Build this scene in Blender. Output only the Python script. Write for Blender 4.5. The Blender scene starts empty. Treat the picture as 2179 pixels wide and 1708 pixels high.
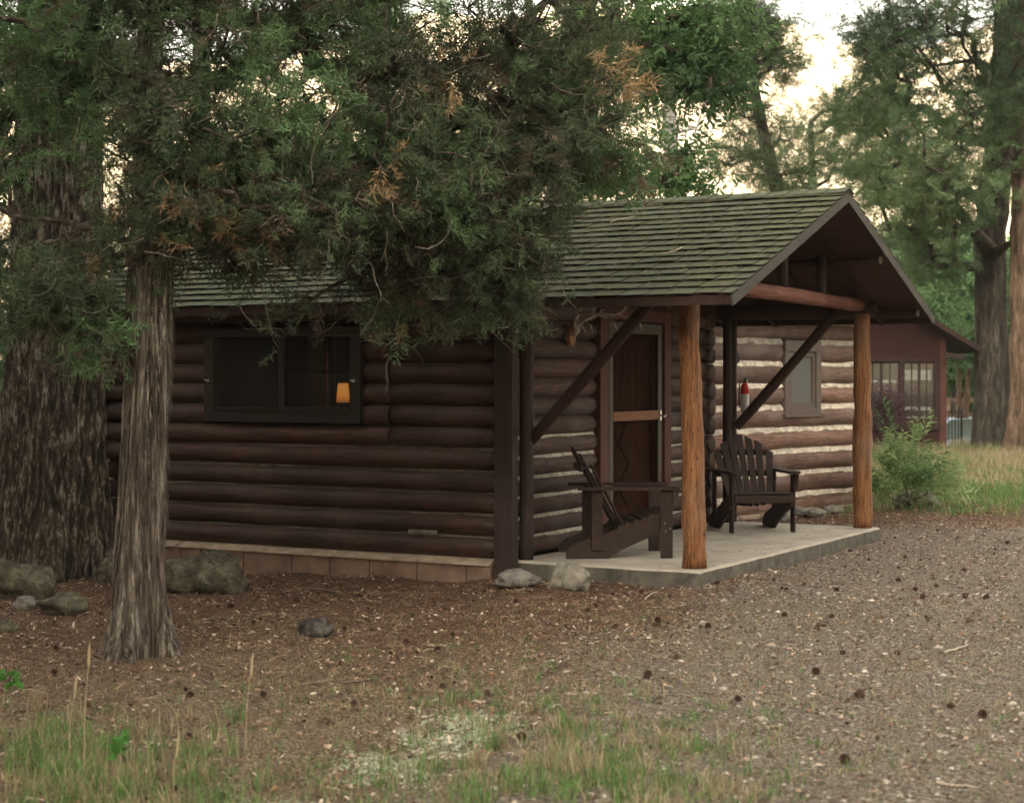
import bpy, math, random
import numpy as np
from mathutils import Vector, Matrix, noise as mnoise
random.seed(7); RS = np.random.RandomState(11)
R = math.radians
scene = bpy.context.scene
# ------------------------------------------------------------------ camera, sky, sun, exposure
CZ = 1.56                         # eye height above the porch slab (slab top is z = 0)
FPX = 3712.0                      # focal length in units of a 2179 px wide picture
cam = bpy.data.cameras.new('camera'); camo = bpy.data.objects.new('camera', cam)
scene.collection.objects.link(camo); scene.camera = camo
camo.location = (0, 0, CZ); camo.rotation_euler = (R(90), 0, 0)
cam.sensor_width = 36; cam.lens = 36 * FPX / 2179.0; cam.shift_y = -54.0 / 2179.0
cam.clip_end = 3000; cam.clip_start = 0.1
cam.dof.use_dof = True; cam.dof.focus_distance = 14.6; cam.dof.aperture_fstop = 3.2
scene.render.resolution_x = 1024; scene.render.resolution_y = 802
SUN_EL, SUN_AZ = 16.0, 204.0      # degrees; azimuth measured clockwise from +Y (204 = behind the camera, a little left)
w = bpy.data.worlds.new('World'); scene.world = w; w.use_nodes = True
nt = w.node_tree; nt.nodes.clear()
sky = nt.nodes.new('ShaderNodeTexSky'); sky.sky_type = 'NISHITA'; sky.sun_disc = False
sky.sun_elevation = R(SUN_EL); sky.sun_rotation = R(SUN_AZ); sky.dust_density = 4.0; sky.air_density = 1.0
hs = nt.nodes.new('ShaderNodeHueSaturation'); hs.inputs['Saturation'].default_value = 0.15
mx = nt.nodes.new('ShaderNodeMix'); mx.data_type = 'RGBA'; mx.blend_type = 'MULTIPLY'; mx.inputs[0].default_value = 1
mx.inputs[7].default_value = (1.0, 0.93, 0.80, 1)
bg = nt.nodes.new('ShaderNodeBackground'); bg.inputs[1].default_value = 0.15
wo = nt.nodes.new('ShaderNodeOutputWorld')
nt.links.new(sky.outputs[0], hs.inputs['Color']); nt.links.new(hs.outputs[0], mx.inputs[6])
nt.links.new(mx.outputs[2], bg.inputs[0]); nt.links.new(bg.outputs[0], wo.inputs[0])
sl = bpy.data.lights.new('sun', 'SUN'); sl.energy = 4.5; sl.angle = R(0.5); sl.color = (1.0, 0.90, 0.74)
so = bpy.data.objects.new('sun', sl); scene.collection.objects.link(so)
sd = Vector((math.sin(R(SUN_AZ)) * math.cos(R(SUN_EL)), math.cos(R(SUN_AZ)) * math.cos(R(SUN_EL)), math.sin(R(SUN_EL))))
so.rotation_euler = sd.to_track_quat('Z', 'Y').to_euler()
scene.view_settings.view_transform = 'Standard'; scene.view_settings.look = 'None'
scene.view_settings.exposure = 2.45; scene.view_settings.gamma = 1.0
scene.render.engine = 'CYCLES'

# ------------------------------------------------------------------ helpers
C = scene.collection
def P(px, py, d):                 # a point seen at picture position (px, py) and distance d, as real metres
    return Vector(((px - 1089.5) / FPX * d, d, CZ + (800.0 - py) / FPX * d))
def tag(o, label=None, cat=None, group=None, kind=None):
    if label: o['label'] = label
    if cat: o['category'] = cat
    if group: o['group'] = group
    if kind: o['kind'] = kind
    return o
def thing(name, label, cat, loc=(0, 0, 0), rz=0.0, group=None):
    o = bpy.data.objects.new(name, None); C.objects.link(o); o.empty_display_size = 0.2
    o.location = loc; o.rotation_euler = (0, 0, rz)
    return tag(o, label, cat, group)
def link(name, me, mat, parent=None, smooth=False):
    o = bpy.data.objects.new(name, me); C.objects.link(o)
    if mat is not None: me.materials.append(mat)
    if parent is not None: o.parent = parent
    if smooth: me.polygons.foreach_set('use_smooth', [True] * len(me.polygons))
    return o
def copy_tree(o, parent=None):
    c = o.copy(); C.objects.link(c)
    if parent is not None: c.parent = parent
    for ch in list(o.children): copy_tree(ch, c)
    return c
def np_mesh(name, V, F, mat, parent=None, tint=None, smooth=False):
    V = np.asarray(V, dtype=np.float32).reshape(-1, 3); F = np.asarray(F, dtype=np.int32)
    n, k = F.shape
    me = bpy.data.meshes.new(name)
    me.vertices.add(len(V)); me.vertices.foreach_set('co', V.ravel())
    me.loops.add(n * k); me.loops.foreach_set('vertex_index', F.ravel())
    me.polygons.add(n); me.polygons.foreach_set('loop_start', np.arange(0, n * k, k, dtype=np.int32))
    try: me.polygons.foreach_set('loop_total', np.full(n, k, dtype=np.int32))
    except Exception: pass
    if smooth: me.polygons.foreach_set('use_smooth', np.ones(n, dtype=bool))
    if tint is not None:
        a = me.color_attributes.new('tint', 'FLOAT_COLOR', 'POINT')
        T = np.ones((len(V), 4), dtype=np.float32); T[:, :3] = tint
        a.data.foreach_set('color', T.ravel())
    me.update(); me.validate()
    o = bpy.data.objects.new(name, me); C.objects.link(o)
    me.materials.append(mat)
    if parent is not None: o.parent = parent
    return o
class MB:
    def __init__(s): s.v = []; s.f = []; s.c = []; s.col = (1, 1, 1)
    def add(s, vs, fs):
        b = len(s.v); s.v += [tuple(p) for p in vs]; s.c += [s.col] * len(vs)
        s.f += [tuple(b + i for i in f) for f in fs]
    def box(s, a, b, M=None):
        x0, y0, z0 = a; x1, y1, z1 = b
        vs = [(x0,y0,z0),(x1,y0,z0),(x1,y1,z0),(x0,y1,z0),(x0,y0,z1),(x1,y0,z1),(x1,y1,z1),(x0,y1,z1)]
        if M is not None: vs = [M @ Vector(p) for p in vs]
        s.add(vs, [(0,3,2,1),(4,5,6,7),(0,1,5,4),(1,2,6,5),(2,3,7,6),(3,0,4,7)])
    def bar(s, p, q, wd, th, up=(0, 0, 1)):      # rectangular bar from p to q
        p = Vector(p); q = Vector(q); d = (q - p); L = d.length; d.normalize()
        u = Vector(up); sx = d.cross(u)
        if sx.length < 1e-4: sx = d.cross(Vector((1, 0, 0)))
        sx.normalize(); uz = sx.cross(d)
        vs = []
        for t in (p, q):
            for a, b in ((-1,-1),(1,-1),(1,1),(-1,1)): vs.append(t + sx * a * wd / 2 + uz * b * th / 2)
        s.add(vs, [(0,1,2,3),(7,6,5,4),(0,4,5,1),(1,5,6,2),(2,6,7,3),(3,7,4,0)])
    def tube(s, pts, rad, n=10, wob=0.0, seed=0.0, capr=0.0):
        pts = [Vector(p) for p in pts]; k = len(pts)
        if not hasattr(rad, '__len__'): rad = [rad] * k
        rings = []; prev = None
        for i, p in enumerate(pts):
            d = (pts[min(i + 1, k - 1)] - pts[max(i - 1, 0)]).normalized()
            if prev is None:
                a = Vector((0, 0, 1)) if abs(d.z) < .9 else Vector((1, 0, 0))
                e1 = d.cross(a).normalized()
            else: e1 = (prev - d * prev.dot(d)).normalized()
            prev = e1; e2 = d.cross(e1)
            ring = []
            for j in range(n):
                th = 2 * math.pi * j / n
                r = rad[i]
                if wob: r *= 1 + wob * mnoise.noise(Vector((math.cos(th) * 1.1 + seed, math.sin(th) * 1.1, i * .35 + seed * 3)))
                ring.append(p + e1 * (r * math.cos(th)) + e2 * (r * math.sin(th)))
            rings.append(ring)
        vs = [q for r_ in rings for q in r_]; fs = []
        for i in range(k - 1):
            for j in range(n):
                a = i * n + j; b = i * n + (j + 1) % n
                fs.append((a, b, b + n, a + n))
        fs.append(tuple(reversed(range(n)))); fs.append(tuple((k - 1) * n + j for j in range(n)))
        s.add(vs, fs)
    def build(s, name, mat, parent=None, smooth=False, bevel=0.0):
        me = bpy.data.meshes.new(name); me.from_pydata(s.v, [], s.f)
        a = me.color_attributes.new('tint', 'FLOAT_COLOR', 'POINT')
        a.data.foreach_set('color', [x for c in s.c for x in (c[0], c[1], c[2], 1.0)])
        me.update()
        o = link(name, me, mat, parent, smooth)
        if bevel:
            m = o.modifiers.new('bevel', 'BEVEL'); m.width = bevel; m.segments = 2; m.limit_method = 'ANGLE'; m.angle_limit = R(40)
        return o
# ------------------------------------------------------------------ materials
def mat_base(name):
    m = bpy.data.materials.new(name); m.use_nodes = True; t = m.node_tree; t.nodes.clear()
    out = t.nodes.new('ShaderNodeOutputMaterial'); b = t.nodes.new('ShaderNodeBsdfPrincipled')
    t.links.new(b.outputs[0], out.inputs[0]); return m, t, b, out
def coords(t, scale, mode='Object', rot=(0, 0, 0)):
    tc = t.nodes.new('ShaderNodeTexCoord'); mp = t.nodes.new('ShaderNodeMapping')
    mp.inputs['Scale'].default_value = scale; mp.inputs['Rotation'].default_value = rot
    t.links.new(tc.outputs[mode], mp.inputs[0]); return mp.outputs[0]
def nz(t, vec, scale, detail=6, rough=0.6, dist=0.0):
    n = t.nodes.new('ShaderNodeTexNoise'); n.inputs['Scale'].default_value = scale; n.inputs['Detail'].default_value = detail
    n.inputs['Roughness'].default_value = rough; n.inputs['Distortion'].default_value = dist
    t.links.new(vec, n.inputs['Vector']); return n.outputs['Fac']
def ramp(t, fac, stops):
    r = t.nodes.new('ShaderNodeValToRGB'); e = r.color_ramp.elements
    while len(e) < len(stops): e.new(0.5)
    for i, (p, c) in enumerate(stops):
        e[i].position = p; e[i].color = (c[0], c[1], c[2], 1) if hasattr(c, '__len__') else (c, c, c, 1)
    t.links.new(fac, r.inputs[0]); return r.outputs[0]
def mixc(t, fac, a, b, mode='MIX'):
    m = t.nodes.new('ShaderNodeMix'); m.data_type = 'RGBA'; m.blend_type = mode
    for s_, v in ((0, fac), (6, a), (7, b)):
        if hasattr(v, 'type') and not isinstance(v, (tuple, list, float)): t.links.new(v, m.inputs[s_])
        elif hasattr(v, '__len__'): m.inputs[s_].default_value = (v[0], v[1], v[2], 1)
        else: m.inputs[s_].default_value = v
    return m.outputs[2]
def bump(t, b, h, strength, dist):
    n = t.nodes.new('ShaderNodeBump'); n.inputs['Strength'].default_value = strength; n.inputs['Distance'].default_value = dist
    t.links.new(h, n.inputs['Height']); t.links.new(n.outputs[0], b.inputs['Normal']); return n
def tintnode(t):
    a = t.nodes.new('ShaderNodeAttribute'); a.attribute_name = 'tint'; return a.outputs['Color']
def wood(name, dark, mid, light, stretch, rough=0.75, sc=6.0, bd=0.006, knots=True, spec=0.3, cracks=0.0):
    m, t, b, o = mat_base(name)
    v = coords(t, stretch)
    f1 = nz(t, v, sc, 8, .65, .6); f2 = nz(t, coords(t, (1, 1, 1)), 1.7, 3, .5)
    c = ramp(t, f1, [(.25, dark), (.5, mid), (.78, light)])
    c = mixc(t, ramp(t, f2, [(.35, 0.0), (.7, 0.6)]), c, tuple(x * .55 for x in mid))
    c = mixc(t, 1.0, c, tintnode(t), 'MULTIPLY')
    if cracks:
        ck = nz(t, coords(t, tuple(k * (1.0 if k > 2 else .45) for k in stretch)), sc * 1.3, 3, .5, .8)
        c = mixc(t, ramp(t, ck, [(.465, 0.0), (.492, cracks), (.508, cracks), (.535, 0.0)]), c, tuple(x * .45 for x in dark))
        gw = nz(t, coords(t, (1.3, 1.3, 1.3)), 1.1, 5, .65)
        c = mixc(t, ramp(t, gw, [(.48, 0.0), (.66, .35)]), c, tuple(min(1, .5 * x + .5 * (sum(light) / 3)) for x in light))
    if knots:
        vo = t.nodes.new('ShaderNodeTexVoronoi'); vo.inputs['Scale'].default_value = 3.1
        t.links.new(coords(t, (1, 1, 1.0)), vo.inputs['Vector'])
        c = mixc(t, ramp(t, vo.outputs['Distance'], [(.05, 0.8), (.11, 0.0)]), c, tuple(x * .3 for x in dark))
    t.links.new(c, b.inputs['Base Color']); b.inputs['Roughness'].default_value = rough
    b.inputs['Specular IOR Level'].default_value = spec
    bump(t, b, nz(t, v, sc * 2.2, 8, .7), .7, bd)
    return m
def plain(name, col, rough=0.7, noise_amt=0.25, sc=12, metal=0.0, bd=0.002, spec=.4):
    m, t, b, o = mat_base(name)
    f = nz(t, coords(t, (1, 1, 1)), sc, 6, .65)
    c = ramp(t, f, [(.3, tuple(x * (1 - noise_amt) for x in col)), (.7, tuple(min(1, x * (1 + noise_amt)) for x in col))])
    t.links.new(c, b.inputs['Base Color']); b.inputs['Roughness'].default_value = rough; b.inputs['Metallic'].default_value = metal
    b.inputs['Specular IOR Level'].default_value = spec
    if bd: bump(t, b, f, .5, bd)
    return m
def leafmat(name, trans=0.35, rough=.7):
    m, t, b, out = mat_base(name)
    col = tintnode(t); b.inputs['Roughness'].default_value = rough; b.inputs['Specular IOR Level'].default_value = .25
    t.links.new(col, b.inputs['Base Color'])
    tr = t.nodes.new('ShaderNodeBsdfTranslucent'); t.links.new(col, tr.inputs[0])
    ms = t.nodes.new('ShaderNodeMixShader'); ms.inputs[0].default_value = trans
    t.links.new(b.outputs[0], ms.inputs[1]); t.links.new(tr.outputs[0], ms.inputs[2]); t.links.new(ms.outputs[0], out.inputs[0])
    return m
def barkmat(name, dark, mid, light, stretch=(1, 1, .12), sc=14, bd=.02, light_at=.66):
    m, t, b, o = mat_base(name)
    v = coords(t, stretch); f = nz(t, v, sc, 8, .7, .5); g = nz(t, coords(t, (1, 1, .5)), 3, 4, .6)
    c = ramp(t, f, [(.36, dark), (.52, mid), (light_at, light)])
    c = mixc(t, ramp(t, g, [(.35, .45), (.65, 0.0)]), c, dark)
    c = mixc(t, 1.0, c, tintnode(t), 'MULTIPLY')
    t.links.new(c, b.inputs['Base Color']); b.inputs['Roughness'].default_value = .95; b.inputs['Specular IOR Level'].default_value = .15
    bump(t, b, f, .9, bd); return m
ST_W = (9, .7, 9); ST_U = (.7, 9, 9); ST_Z = (9, 9, .7)
M = {}
M['log_w'] = wood('stained_log_long', (.020,.009,.006), (.066,.027,.018), (.15,.072,.05), (9, .6, 9), cracks=.8, rough=.52, spec=.45)
M['log_u'] = wood('stained_log_cross', (.03,.018,.015), (.085,.045,.034), (.19,.125,.10), (.6, 9, 9), cracks=.8)
M['log_annex'] = wood('faded_log', (.07,.038,.03), (.185,.105,.08), (.34,.235,.18), (.6, 9, 9), cracks=.7)
M['trim'] = wood('dark_trim', (.018,.012,.011), (.042,.027,.023), (.075,.05,.042), (9, 9, .6), knots=False)
M['trim_red'] = wood('red_trim', (.045,.016,.013), (.095,.036,.028), (.16,.07,.055), (9, 9, .6), knots=False)
M['brace'] = wood('brace_wood', (.018,.011,.009), (.04,.02,.015), (.08,.038,.027), (9, 9, .6), knots=False)
M['beam'] = wood('red_beam', (.08,.028,.022), (.20,.075,.055), (.34,.16,.12), (.6, 9, 9), sc=4, cracks=.6)
M['post'] = wood('orange_post', (.05,.020,.009), (.25,.105,.038), (.43,.225,.10), (6, 6, .4), rough=.7, sc=6.5, bd=.010, cracks=.85)
M['soffit'] = wood('soffit_board', (.03,.014,.01), (.07,.028,.02), (.11,.045,.032), (.5, 9, 9), knots=False)
M['rake'] = wood('rake_board', (.03,.026,.022), (.06,.052,.043), (.11,.095,.08), (.6, 9, 9), knots=False)
M['endgrain'] = plain('end_grain', (.30,.25,.21), .9, .35, 40)
M['chair'] = wood('chair_wood', (.014,.009,.007), (.034,.019,.014), (.075,.04,.028), (4, 4, 4), rough=.5, knots=False)
M['winframe'] = plain('window_frame_paint', (.026,.018,.014), .6, .2, 20)
M['taupe'] = plain('taupe_frame_paint', (.105,.078,.062), .65, .18, 20)
M['chink'] = plain('chinking', (.60,.53,.43), .95, .5, 14, bd=.01)
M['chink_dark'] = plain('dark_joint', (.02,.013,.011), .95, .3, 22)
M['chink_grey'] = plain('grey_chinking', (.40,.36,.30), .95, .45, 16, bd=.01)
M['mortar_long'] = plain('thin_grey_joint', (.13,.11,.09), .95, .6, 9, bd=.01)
M['metal'] = plain('grey_metal', (.5,.5,.5), .35, .1, 30, metal=1.0)
M['black'] = plain('black_metal', (.02,.02,.02), .5, .1, 30)
M['red'] = plain('red_enamel', (.6,.02,.02), .3, .08, 10, bd=0)
M['white'] = plain('white_label', (.62,.62,.6), .5, .1, 10, bd=0)
def concrete():
    m, t, b, o = mat_base('concrete')
    f = nz(t, coords(t, (1, 1, 1)), 3.0, 8, .65); g = nz(t, coords(t, (1, 1, 1)), 60, 4, .7)
    c = ramp(t, f, [(.25, (.27,.235,.19)), (.55, (.42,.375,.31)), (.8, (.52,.47,.40))])
    c = mixc(t, ramp(t, g, [(.55, 0.0), (.75, .35)]), c, (.2,.17,.13))
    vo = t.nodes.new('ShaderNodeTexVoronoi'); vo.inputs['Scale'].default_value = 5; t.links.new(coords(t, (1, 1, 1)), vo.inputs['Vector'])
    c = mixc(t, ramp(t, vo.outputs['Distance'], [(.03, .7), (.06, 0.0)]), c, (.12,.08,.05))
    # tone and speckle of the slab's top
    t.links.new(c, b.inputs['Base Color']); b.inputs['Roughness'].default_value = .9
    bump(t, b, mixc(t, .5, f, g), .6, .006); return m
M['concrete'] = concrete()
M['concrete_edge'] = plain('dark_concrete_edge', (.10,.09,.072), .95, .55, 7, bd=.01)  # darker tone for the slab's vertical face
M['block'] = plain('foundation_block', (.235,.155,.115), .95, .3, 5, bd=.01)
M['ledge'] = plain('foundation_ledge', (.36,.28,.205), .95, .3, 9, bd=.01)
def shingle():
    m, t, b, o = mat_base('shingle')
    g = nz(t, coords(t, (1, 1, 1)), 160, 3, .8); f = nz(t, coords(t, (1, 1, 1)), 2.2, 5, .6)
    c = ramp(t, g, [(.3, (.052,.060,.038)), (.7, (.138,.152,.098))])
    c = mixc(t, ramp(t, f, [(.4, 0.0), (.7, .4)]), c, (.085,.095,.06))
    c = mixc(t, 1.0, c, tintnode(t), 'MULTIPLY')
    t.links.new(c, b.inputs['Base Color']); b.inputs['Roughness'].default_value = .95; b.inputs['Specular IOR Level'].default_value = .2
    bump(t, b, g, .8, .004); return m
M['shingle'] = shingle()
def glassmat(name, tintc=(1, 1, 1), gloss=.12):
    m = bpy.data.materials.new(name); m.use_nodes = True; t = m.node_tree; t.nodes.clear()
    out = t.nodes.new('ShaderNodeOutputMaterial'); tr = t.nodes.new('ShaderNodeBsdfTransparent'); gl = t.nodes.new('ShaderNodeBsdfGlossy')
    tr.inputs[0].default_value = (*tintc, 1); gl.inputs['Roughness'].default_value = .03
    ms = t.nodes.new('ShaderNodeMixShader'); ms.inputs[0].default_value = gloss
    t.links.new(tr.outputs[0], ms.inputs[1]); t.links.new(gl.outputs[0], ms.inputs[2]); t.links.new(ms.outputs[0], out.inputs[0]); return m
M['glass'] = glassmat('window_glass', (.8,.8,.78), .02)
M['glass_far'] = glassmat('far_window_glass', (.8,.8,.8), .16)
M['screen'] = glassmat('insect_screen', (.70,.68,.65), 0.0)
def murkmat():
    m = bpy.data.materials.new('fine_insect_mesh'); m.use_nodes = True; t = m.node_tree; t.nodes.clear()
    out = t.nodes.new('ShaderNodeOutputMaterial'); tr = t.nodes.new('ShaderNodeBsdfTransparent'); df = t.nodes.new('ShaderNodeBsdfDiffuse'); df.inputs[0].default_value = (.045,.043,.038,1)
    ms = t.nodes.new('ShaderNodeMixShader'); ms.inputs[0].default_value = .30
    t.links.new(tr.outputs[0], ms.inputs[1]); t.links.new(df.outputs[0], ms.inputs[2]); t.links.new(ms.outputs[0], out.inputs[0]); return m
M['murk'] = murkmat()
M['screen_grey'] = plain('grey_insect_screen', (.125,.125,.115), .9, .1, 300, bd=0)
M['leaf'] = leafmat('foliage'); M['leaf_broad'] = leafmat('broad_foliage', .45)
M['bark_jun'] = barkmat('juniper_bark', (.03,.022,.017), (.18,.148,.118), (.44,.385,.315), (1, 1, .085), 38, .04, .62)
M['bark_big'] = barkmat('furrowed_bark', (.025,.02,.016), (.10,.084,.066), (.36,.315,.255), (1, 1, .25), 26, .035, .62)
M['bark_limb'] = barkmat('limb_bark', (.03,.024,.019), (.085,.068,.054), (.22,.18,.145), (1, 1, 1), 14, .01)
M['bark_grey'] = barkmat('grey_bark', (.025,.021,.017), (.07,.06,.048), (.16,.14,.115), (1, 1, .2), 11, .03)
M['bark_tan'] = barkmat('tan_bark', (.06,.038,.026), (.16,.105,.072), (.27,.19,.14), (1, 1, .2), 11, .03)
M['rock'] = None
def rockmat(name, a, b_, c_):
    m, t, b, o = mat_base(name)
    f = nz(t, coords(t, (1, 1, 1)), 7, 10, .78); g = nz(t, coords(t, (1, 1, 1)), 16, 6, .7)
    c = ramp(t, f, [(.36, a), (.5, b_), (.62, c_)])
    c = mixc(t, ramp(t, g, [(.58, 0.0), (.64, .6)]), c, (c_[0]*1.25, c_[1]*1.25, c_[2]*1.1))
    t.links.new(c, b.inputs['Base Color']); b.inputs['Roughness'].default_value = .95; b.inputs['Specular IOR Level'].default_value = .2
    bump(t, b, f, .9, .03); return m
M['rock_mossy'] = rockmat('lichened_rock', (.04,.036,.027), (.10,.093,.067), (.20,.185,.13))
M['rock_grey'] = rockmat('grey_rock', (.12,.11,.095), (.22,.20,.175), (.30,.28,.24))
M['rock_tan'] = rockmat('tan_rock', (.12,.11,.09), (.24,.22,.18), (.34,.31,.255))

# ------------------------------------------------------------------ terrain
def sm(a, b, x): t = np.clip((x - a) / (b - a), 0, 1); return t * t * (3 - 2 * t)
def gz(x, y):
    x = np.asarray(x, dtype=float); y = np.asarray(y, dtype=float)
    z = -0.135 - .075 * sm(.1, -.6, x) - .05 * sm(-1.0, -3.5, x)
    z = z + .012 * np.sin(x * 2.3 + y * 1.1) + .010 * np.sin(x * 5.1 - y * 3.7 + 1) + .006 * np.sin(x * 11 + y * 9)
    z = z - 0.95 * sm(42, 52, y) + .0
    return z
def gzf(x, y): return float(gz(x, y))
def grid(name, xs, ys, zf, mat, smooth=True):
    X, Y = np.meshgrid(xs, ys); Z = zf(X, Y)
    V = np.stack([X, Y, Z], -1).reshape(-1, 3); nx = len(xs); ny = len(ys)
    i = np.arange((ny - 1) * (nx - 1)); a = (i // (nx - 1)) * nx + i % (nx - 1)
    F = np.stack([a, a + 1, a + nx + 1, a + nx], -1)
    return np_mesh(name, V, F, mat, smooth=smooth)
def groundmat():
    m, t, b, o = mat_base('ground')
    v = coords(t, (1, 1, 1))
    n1 = nz(t, v, 9, 10, .75); n2 = nz(t, v, 55, 6, .75); n3 = nz(t, v, 1.3, 5, .6); n4 = nz(t, v, .6, 4, .6)
    litter = ramp(t, n2, [(.34, (.018,.010,.006)), (.45, (.08,.044,.029)), (.55, (.18,.11,.07)), (.64, (.42,.31,.21))])
    litter = mixc(t, ramp(t, n1, [(.38, .55), (.6, 0.0)]), litter, (.05,.028,.02))
    dirt = ramp(t, n2, [(.34, (.026,.018,.012)), (.5, (.13,.095,.064)), (.62, (.35,.28,.195))])
    grav = ramp(t, n2, [(.34, (.035,.028,.021)), (.5, (.14,.115,.09)), (.62, (.38,.33,.27))])
    grass = ramp(t, n2, [(.3, (.045,.055,.018)), (.55, (.10,.11,.04)), (.75, (.24,.2,.10))])
    sx = t.nodes.new('ShaderNodeSeparateXYZ'); tc = t.nodes.new('ShaderNodeTexCoord'); t.links.new(tc.outputs['Object'], sx.inputs[0])
    def mth(op, a, b2=None, clamp=False):
        n = t.nodes.new('ShaderNodeMath'); n.operation = op; n.use_clamp = clamp
        for k, vv in ((0, a), (1, b2)):
            if vv is None: continue
            if isinstance(vv, (int, float)): n.inputs[k].default_value = vv
            else: t.links.new(vv, n.inputs[k])
        return n.outputs[0]
    # gravel side: x > 0.30*(y-8.5)-0.1 (+ noise)
    e = mth('SUBTRACT', sx.outputs[0], mth('MULTIPLY', mth('SUBTRACT', sx.outputs[1], 9.0), .30))
    e = mth('ADD', e, mth('MULTIPLY', mth('SUBTRACT', n3, .5), 2.6))
    gm = mth('MULTIPLY', mth('ADD', e, 0.4), .9, True)
    gm = mth('MULTIPLY', gm, mth('MULTIPLY', mth('SUBTRACT', mth('ADD', 19.6, mth('MULTIPLY', n3, 1.5)), sx.outputs[1]), .8, True))
    lit = mth('MULTIPLY', mth('ADD', mth('SUBTRACT', sx.outputs[1], 9.8), mth('MULTIPLY', mth('SUBTRACT', n3, .5), 5.0)), .45, True)
    c = mixc(t, lit, dirt, litter)
    c = mixc(t, gm, c, grav)
    far = mth('MULTIPLY', mth('ADD', mth('SUBTRACT', sx.outputs[1], 21.0), mth('MULTIPLY', mth('SUBTRACT', n3, .5), 4.0)), .6, True)
    c = mixc(t, far, c, grass)
    t.links.new(c, b.inputs['Base Color']); b.inputs['Roughness'].default_value = 1; b.inputs['Specular IOR Level'].default_value = .1
    bump(t, b, mixc(t, .5, n1, n2), 1.0, .02)
    return m
xs = np.concatenate([np.linspace(-400, -12, 14), np.linspace(-11, 14, 160), np.linspace(16, 400, 14)])
ys = np.concatenate([np.linspace(-300, 2, 14), np.linspace(3, 24, 170), np.linspace(24.6, 60, 50), np.linspace(65, 420, 14)])
tag(grid('ground', xs, ys, gz, groundmat()), kind='structure')
def hillmat():
    m, t, b, o = mat_base('hillside')
    v = coords(t, (1, 1, 1)); n1 = nz(t, v, .06, 8, .7); n2 = nz(t, v, .35, 6, .7)
    c = ramp(t, n1, [(.32, (.28,.20,.15)), (.5, (.46,.375,.26)), (.68, (.60,.52,.39))])
    c = mixc(t, ramp(t, n2, [(.60, 0.0), (.66, .75)]), c, (.14,.12,.07))
    t.links.new(c, b.inputs['Base Color']); b.inputs['Roughness'].default_value = 1; bump(t, b, n2, .6, 1.0); return m
def hz(X, Y):
    n = np.zeros_like(X)
    for k, a in ((.013, 9.), (.031, 5.), (.07, 2.2), (.16, 1.0)):
        n += a * np.sin(X * k * 1.3 + Y * k + k * 900) * np.cos(Y * k * 1.7 - X * k * .6 + 2)
    crest = 66 - 9 * np.exp(-((X - 60) / 34.) ** 2) + .02 * X
    return -2.5 + crest * sm(120, 330, Y) ** .8 + n * sm(120, 200, Y)
tag(grid('hill', np.linspace(-420, 420, 150), np.linspace(115, 420, 90), hz, hillmat()), kind='structure')
def hz2(X, Y):                     # unseen ridge added behind the camera to keep low sun off the valley floor
    d = -Y
    n = 6 * np.sin(X * .03 + 1) + 4 * np.sin(X * .071) + 3 * np.sin(X * .13 + Y * .05)
    return -1.5 + (112 + n) * sm(75, 240, d)
tag(grid('added_shade_ridge', np.linspace(-600, 600, 90), np.linspace(-320, -70, 40), hz2, hillmat()), kind='structure')

# ------------------------------------------------------------------ the log cabin  (local x = across the gable, y = along the ridge, z up)
CAB = thing('log_cabin', 'dark brown log cabin with green shingle roof and open porch on two orange posts', 'cabin', (1.505, 13.95, 0), R(60.6))
def frame_pt(u, wv, z=0):
    c, s = math.cos(R(60.6)), math.sin(R(60.6)); return Vector((1.505 + c * u - s * wv, 13.95 + s * u + c * wv, z))
LOGN = [0]
def log(mb, a, b, r, tone=.25, wob=.10, seg=.16, taper=0.0, n=14, hue=.12):
    a = Vector(a); b = Vector(b); L = (b - a).length; k = max(3, int(L / seg)); LOGN[0] += 1; sd_ = LOGN[0] * 1.73
    pts = []; rr = []
    ts = [0, .006 / L * 1.0] + [(i + 1) / (k + 1) for i in range(k)] + [1 - .006 / L, 1]
    for i, t in enumerate(ts):
        off = Vector((mnoise.noise((t * L * .5 + sd_, 0, 1)), mnoise.noise((t * L * .5 + sd_, 5, 1)), mnoise.noise((t * L * .6 + sd_, 9, 1)))) * .012
        p = a.lerp(b, t) + off
        e = .80 if i in (0, len(ts) - 1) else (.93 if i in (1, len(ts) - 2) else 1.0)
        pts.append(p); rr.append(r * e * (1 + taper * (t - .5)) * (1 + .05 * mnoise.noise((t * L * 1.4, sd_, 2))))
    g = 1 + random.uniform(-tone, tone); h = random.uniform(-hue, hue)
    mb.col = (g * (1 + h), g, g * (1 - h * .5)); mb.tube(pts, rr, n, wob, sd_); mb.col = (1, 1, 1)
def chink(mb, a, b, z, h, outdir, o_low, o_high, jag=.012):
    """a ribbon of mortar from a to b (xy), lower lip further out than the upper one"""
    a = Vector((*a, 0)); b = Vector((*b, 0)); L = (b - a).length; k = max(2, int(L / .035)); od = Vector((*outdir, 0))
    vs = []; sdx = random.uniform(0, 90)
    for i in range(k + 1):
        p = a.lerp(b, i / k); j = mnoise.noise((i * .16 + sdx, 3, 1)) * jag + mnoise.noise((i * .6 + sdx, 7, 1)) * jag * .5
        for zz, oo in ((z - h / 2 - .03, o_low - .03), (z - h / 2 + j, o_low + j * .4), (z, (o_low + o_high) / 2 + .006 + j * .3), (z + h / 2 + j * .5, o_high), (z + h / 2 + .03, o_high - .05)):
            vs.append(p + od * oo + Vector((0, 0, zz)))
    fs = []
    for i in range(k):
        for q in range(4): fs.append((i * 5 + q, (i + 1) * 5 + q, (i + 1) * 5 + q + 1, i * 5 + q + 1))
    mb.add(vs, fs)
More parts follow.
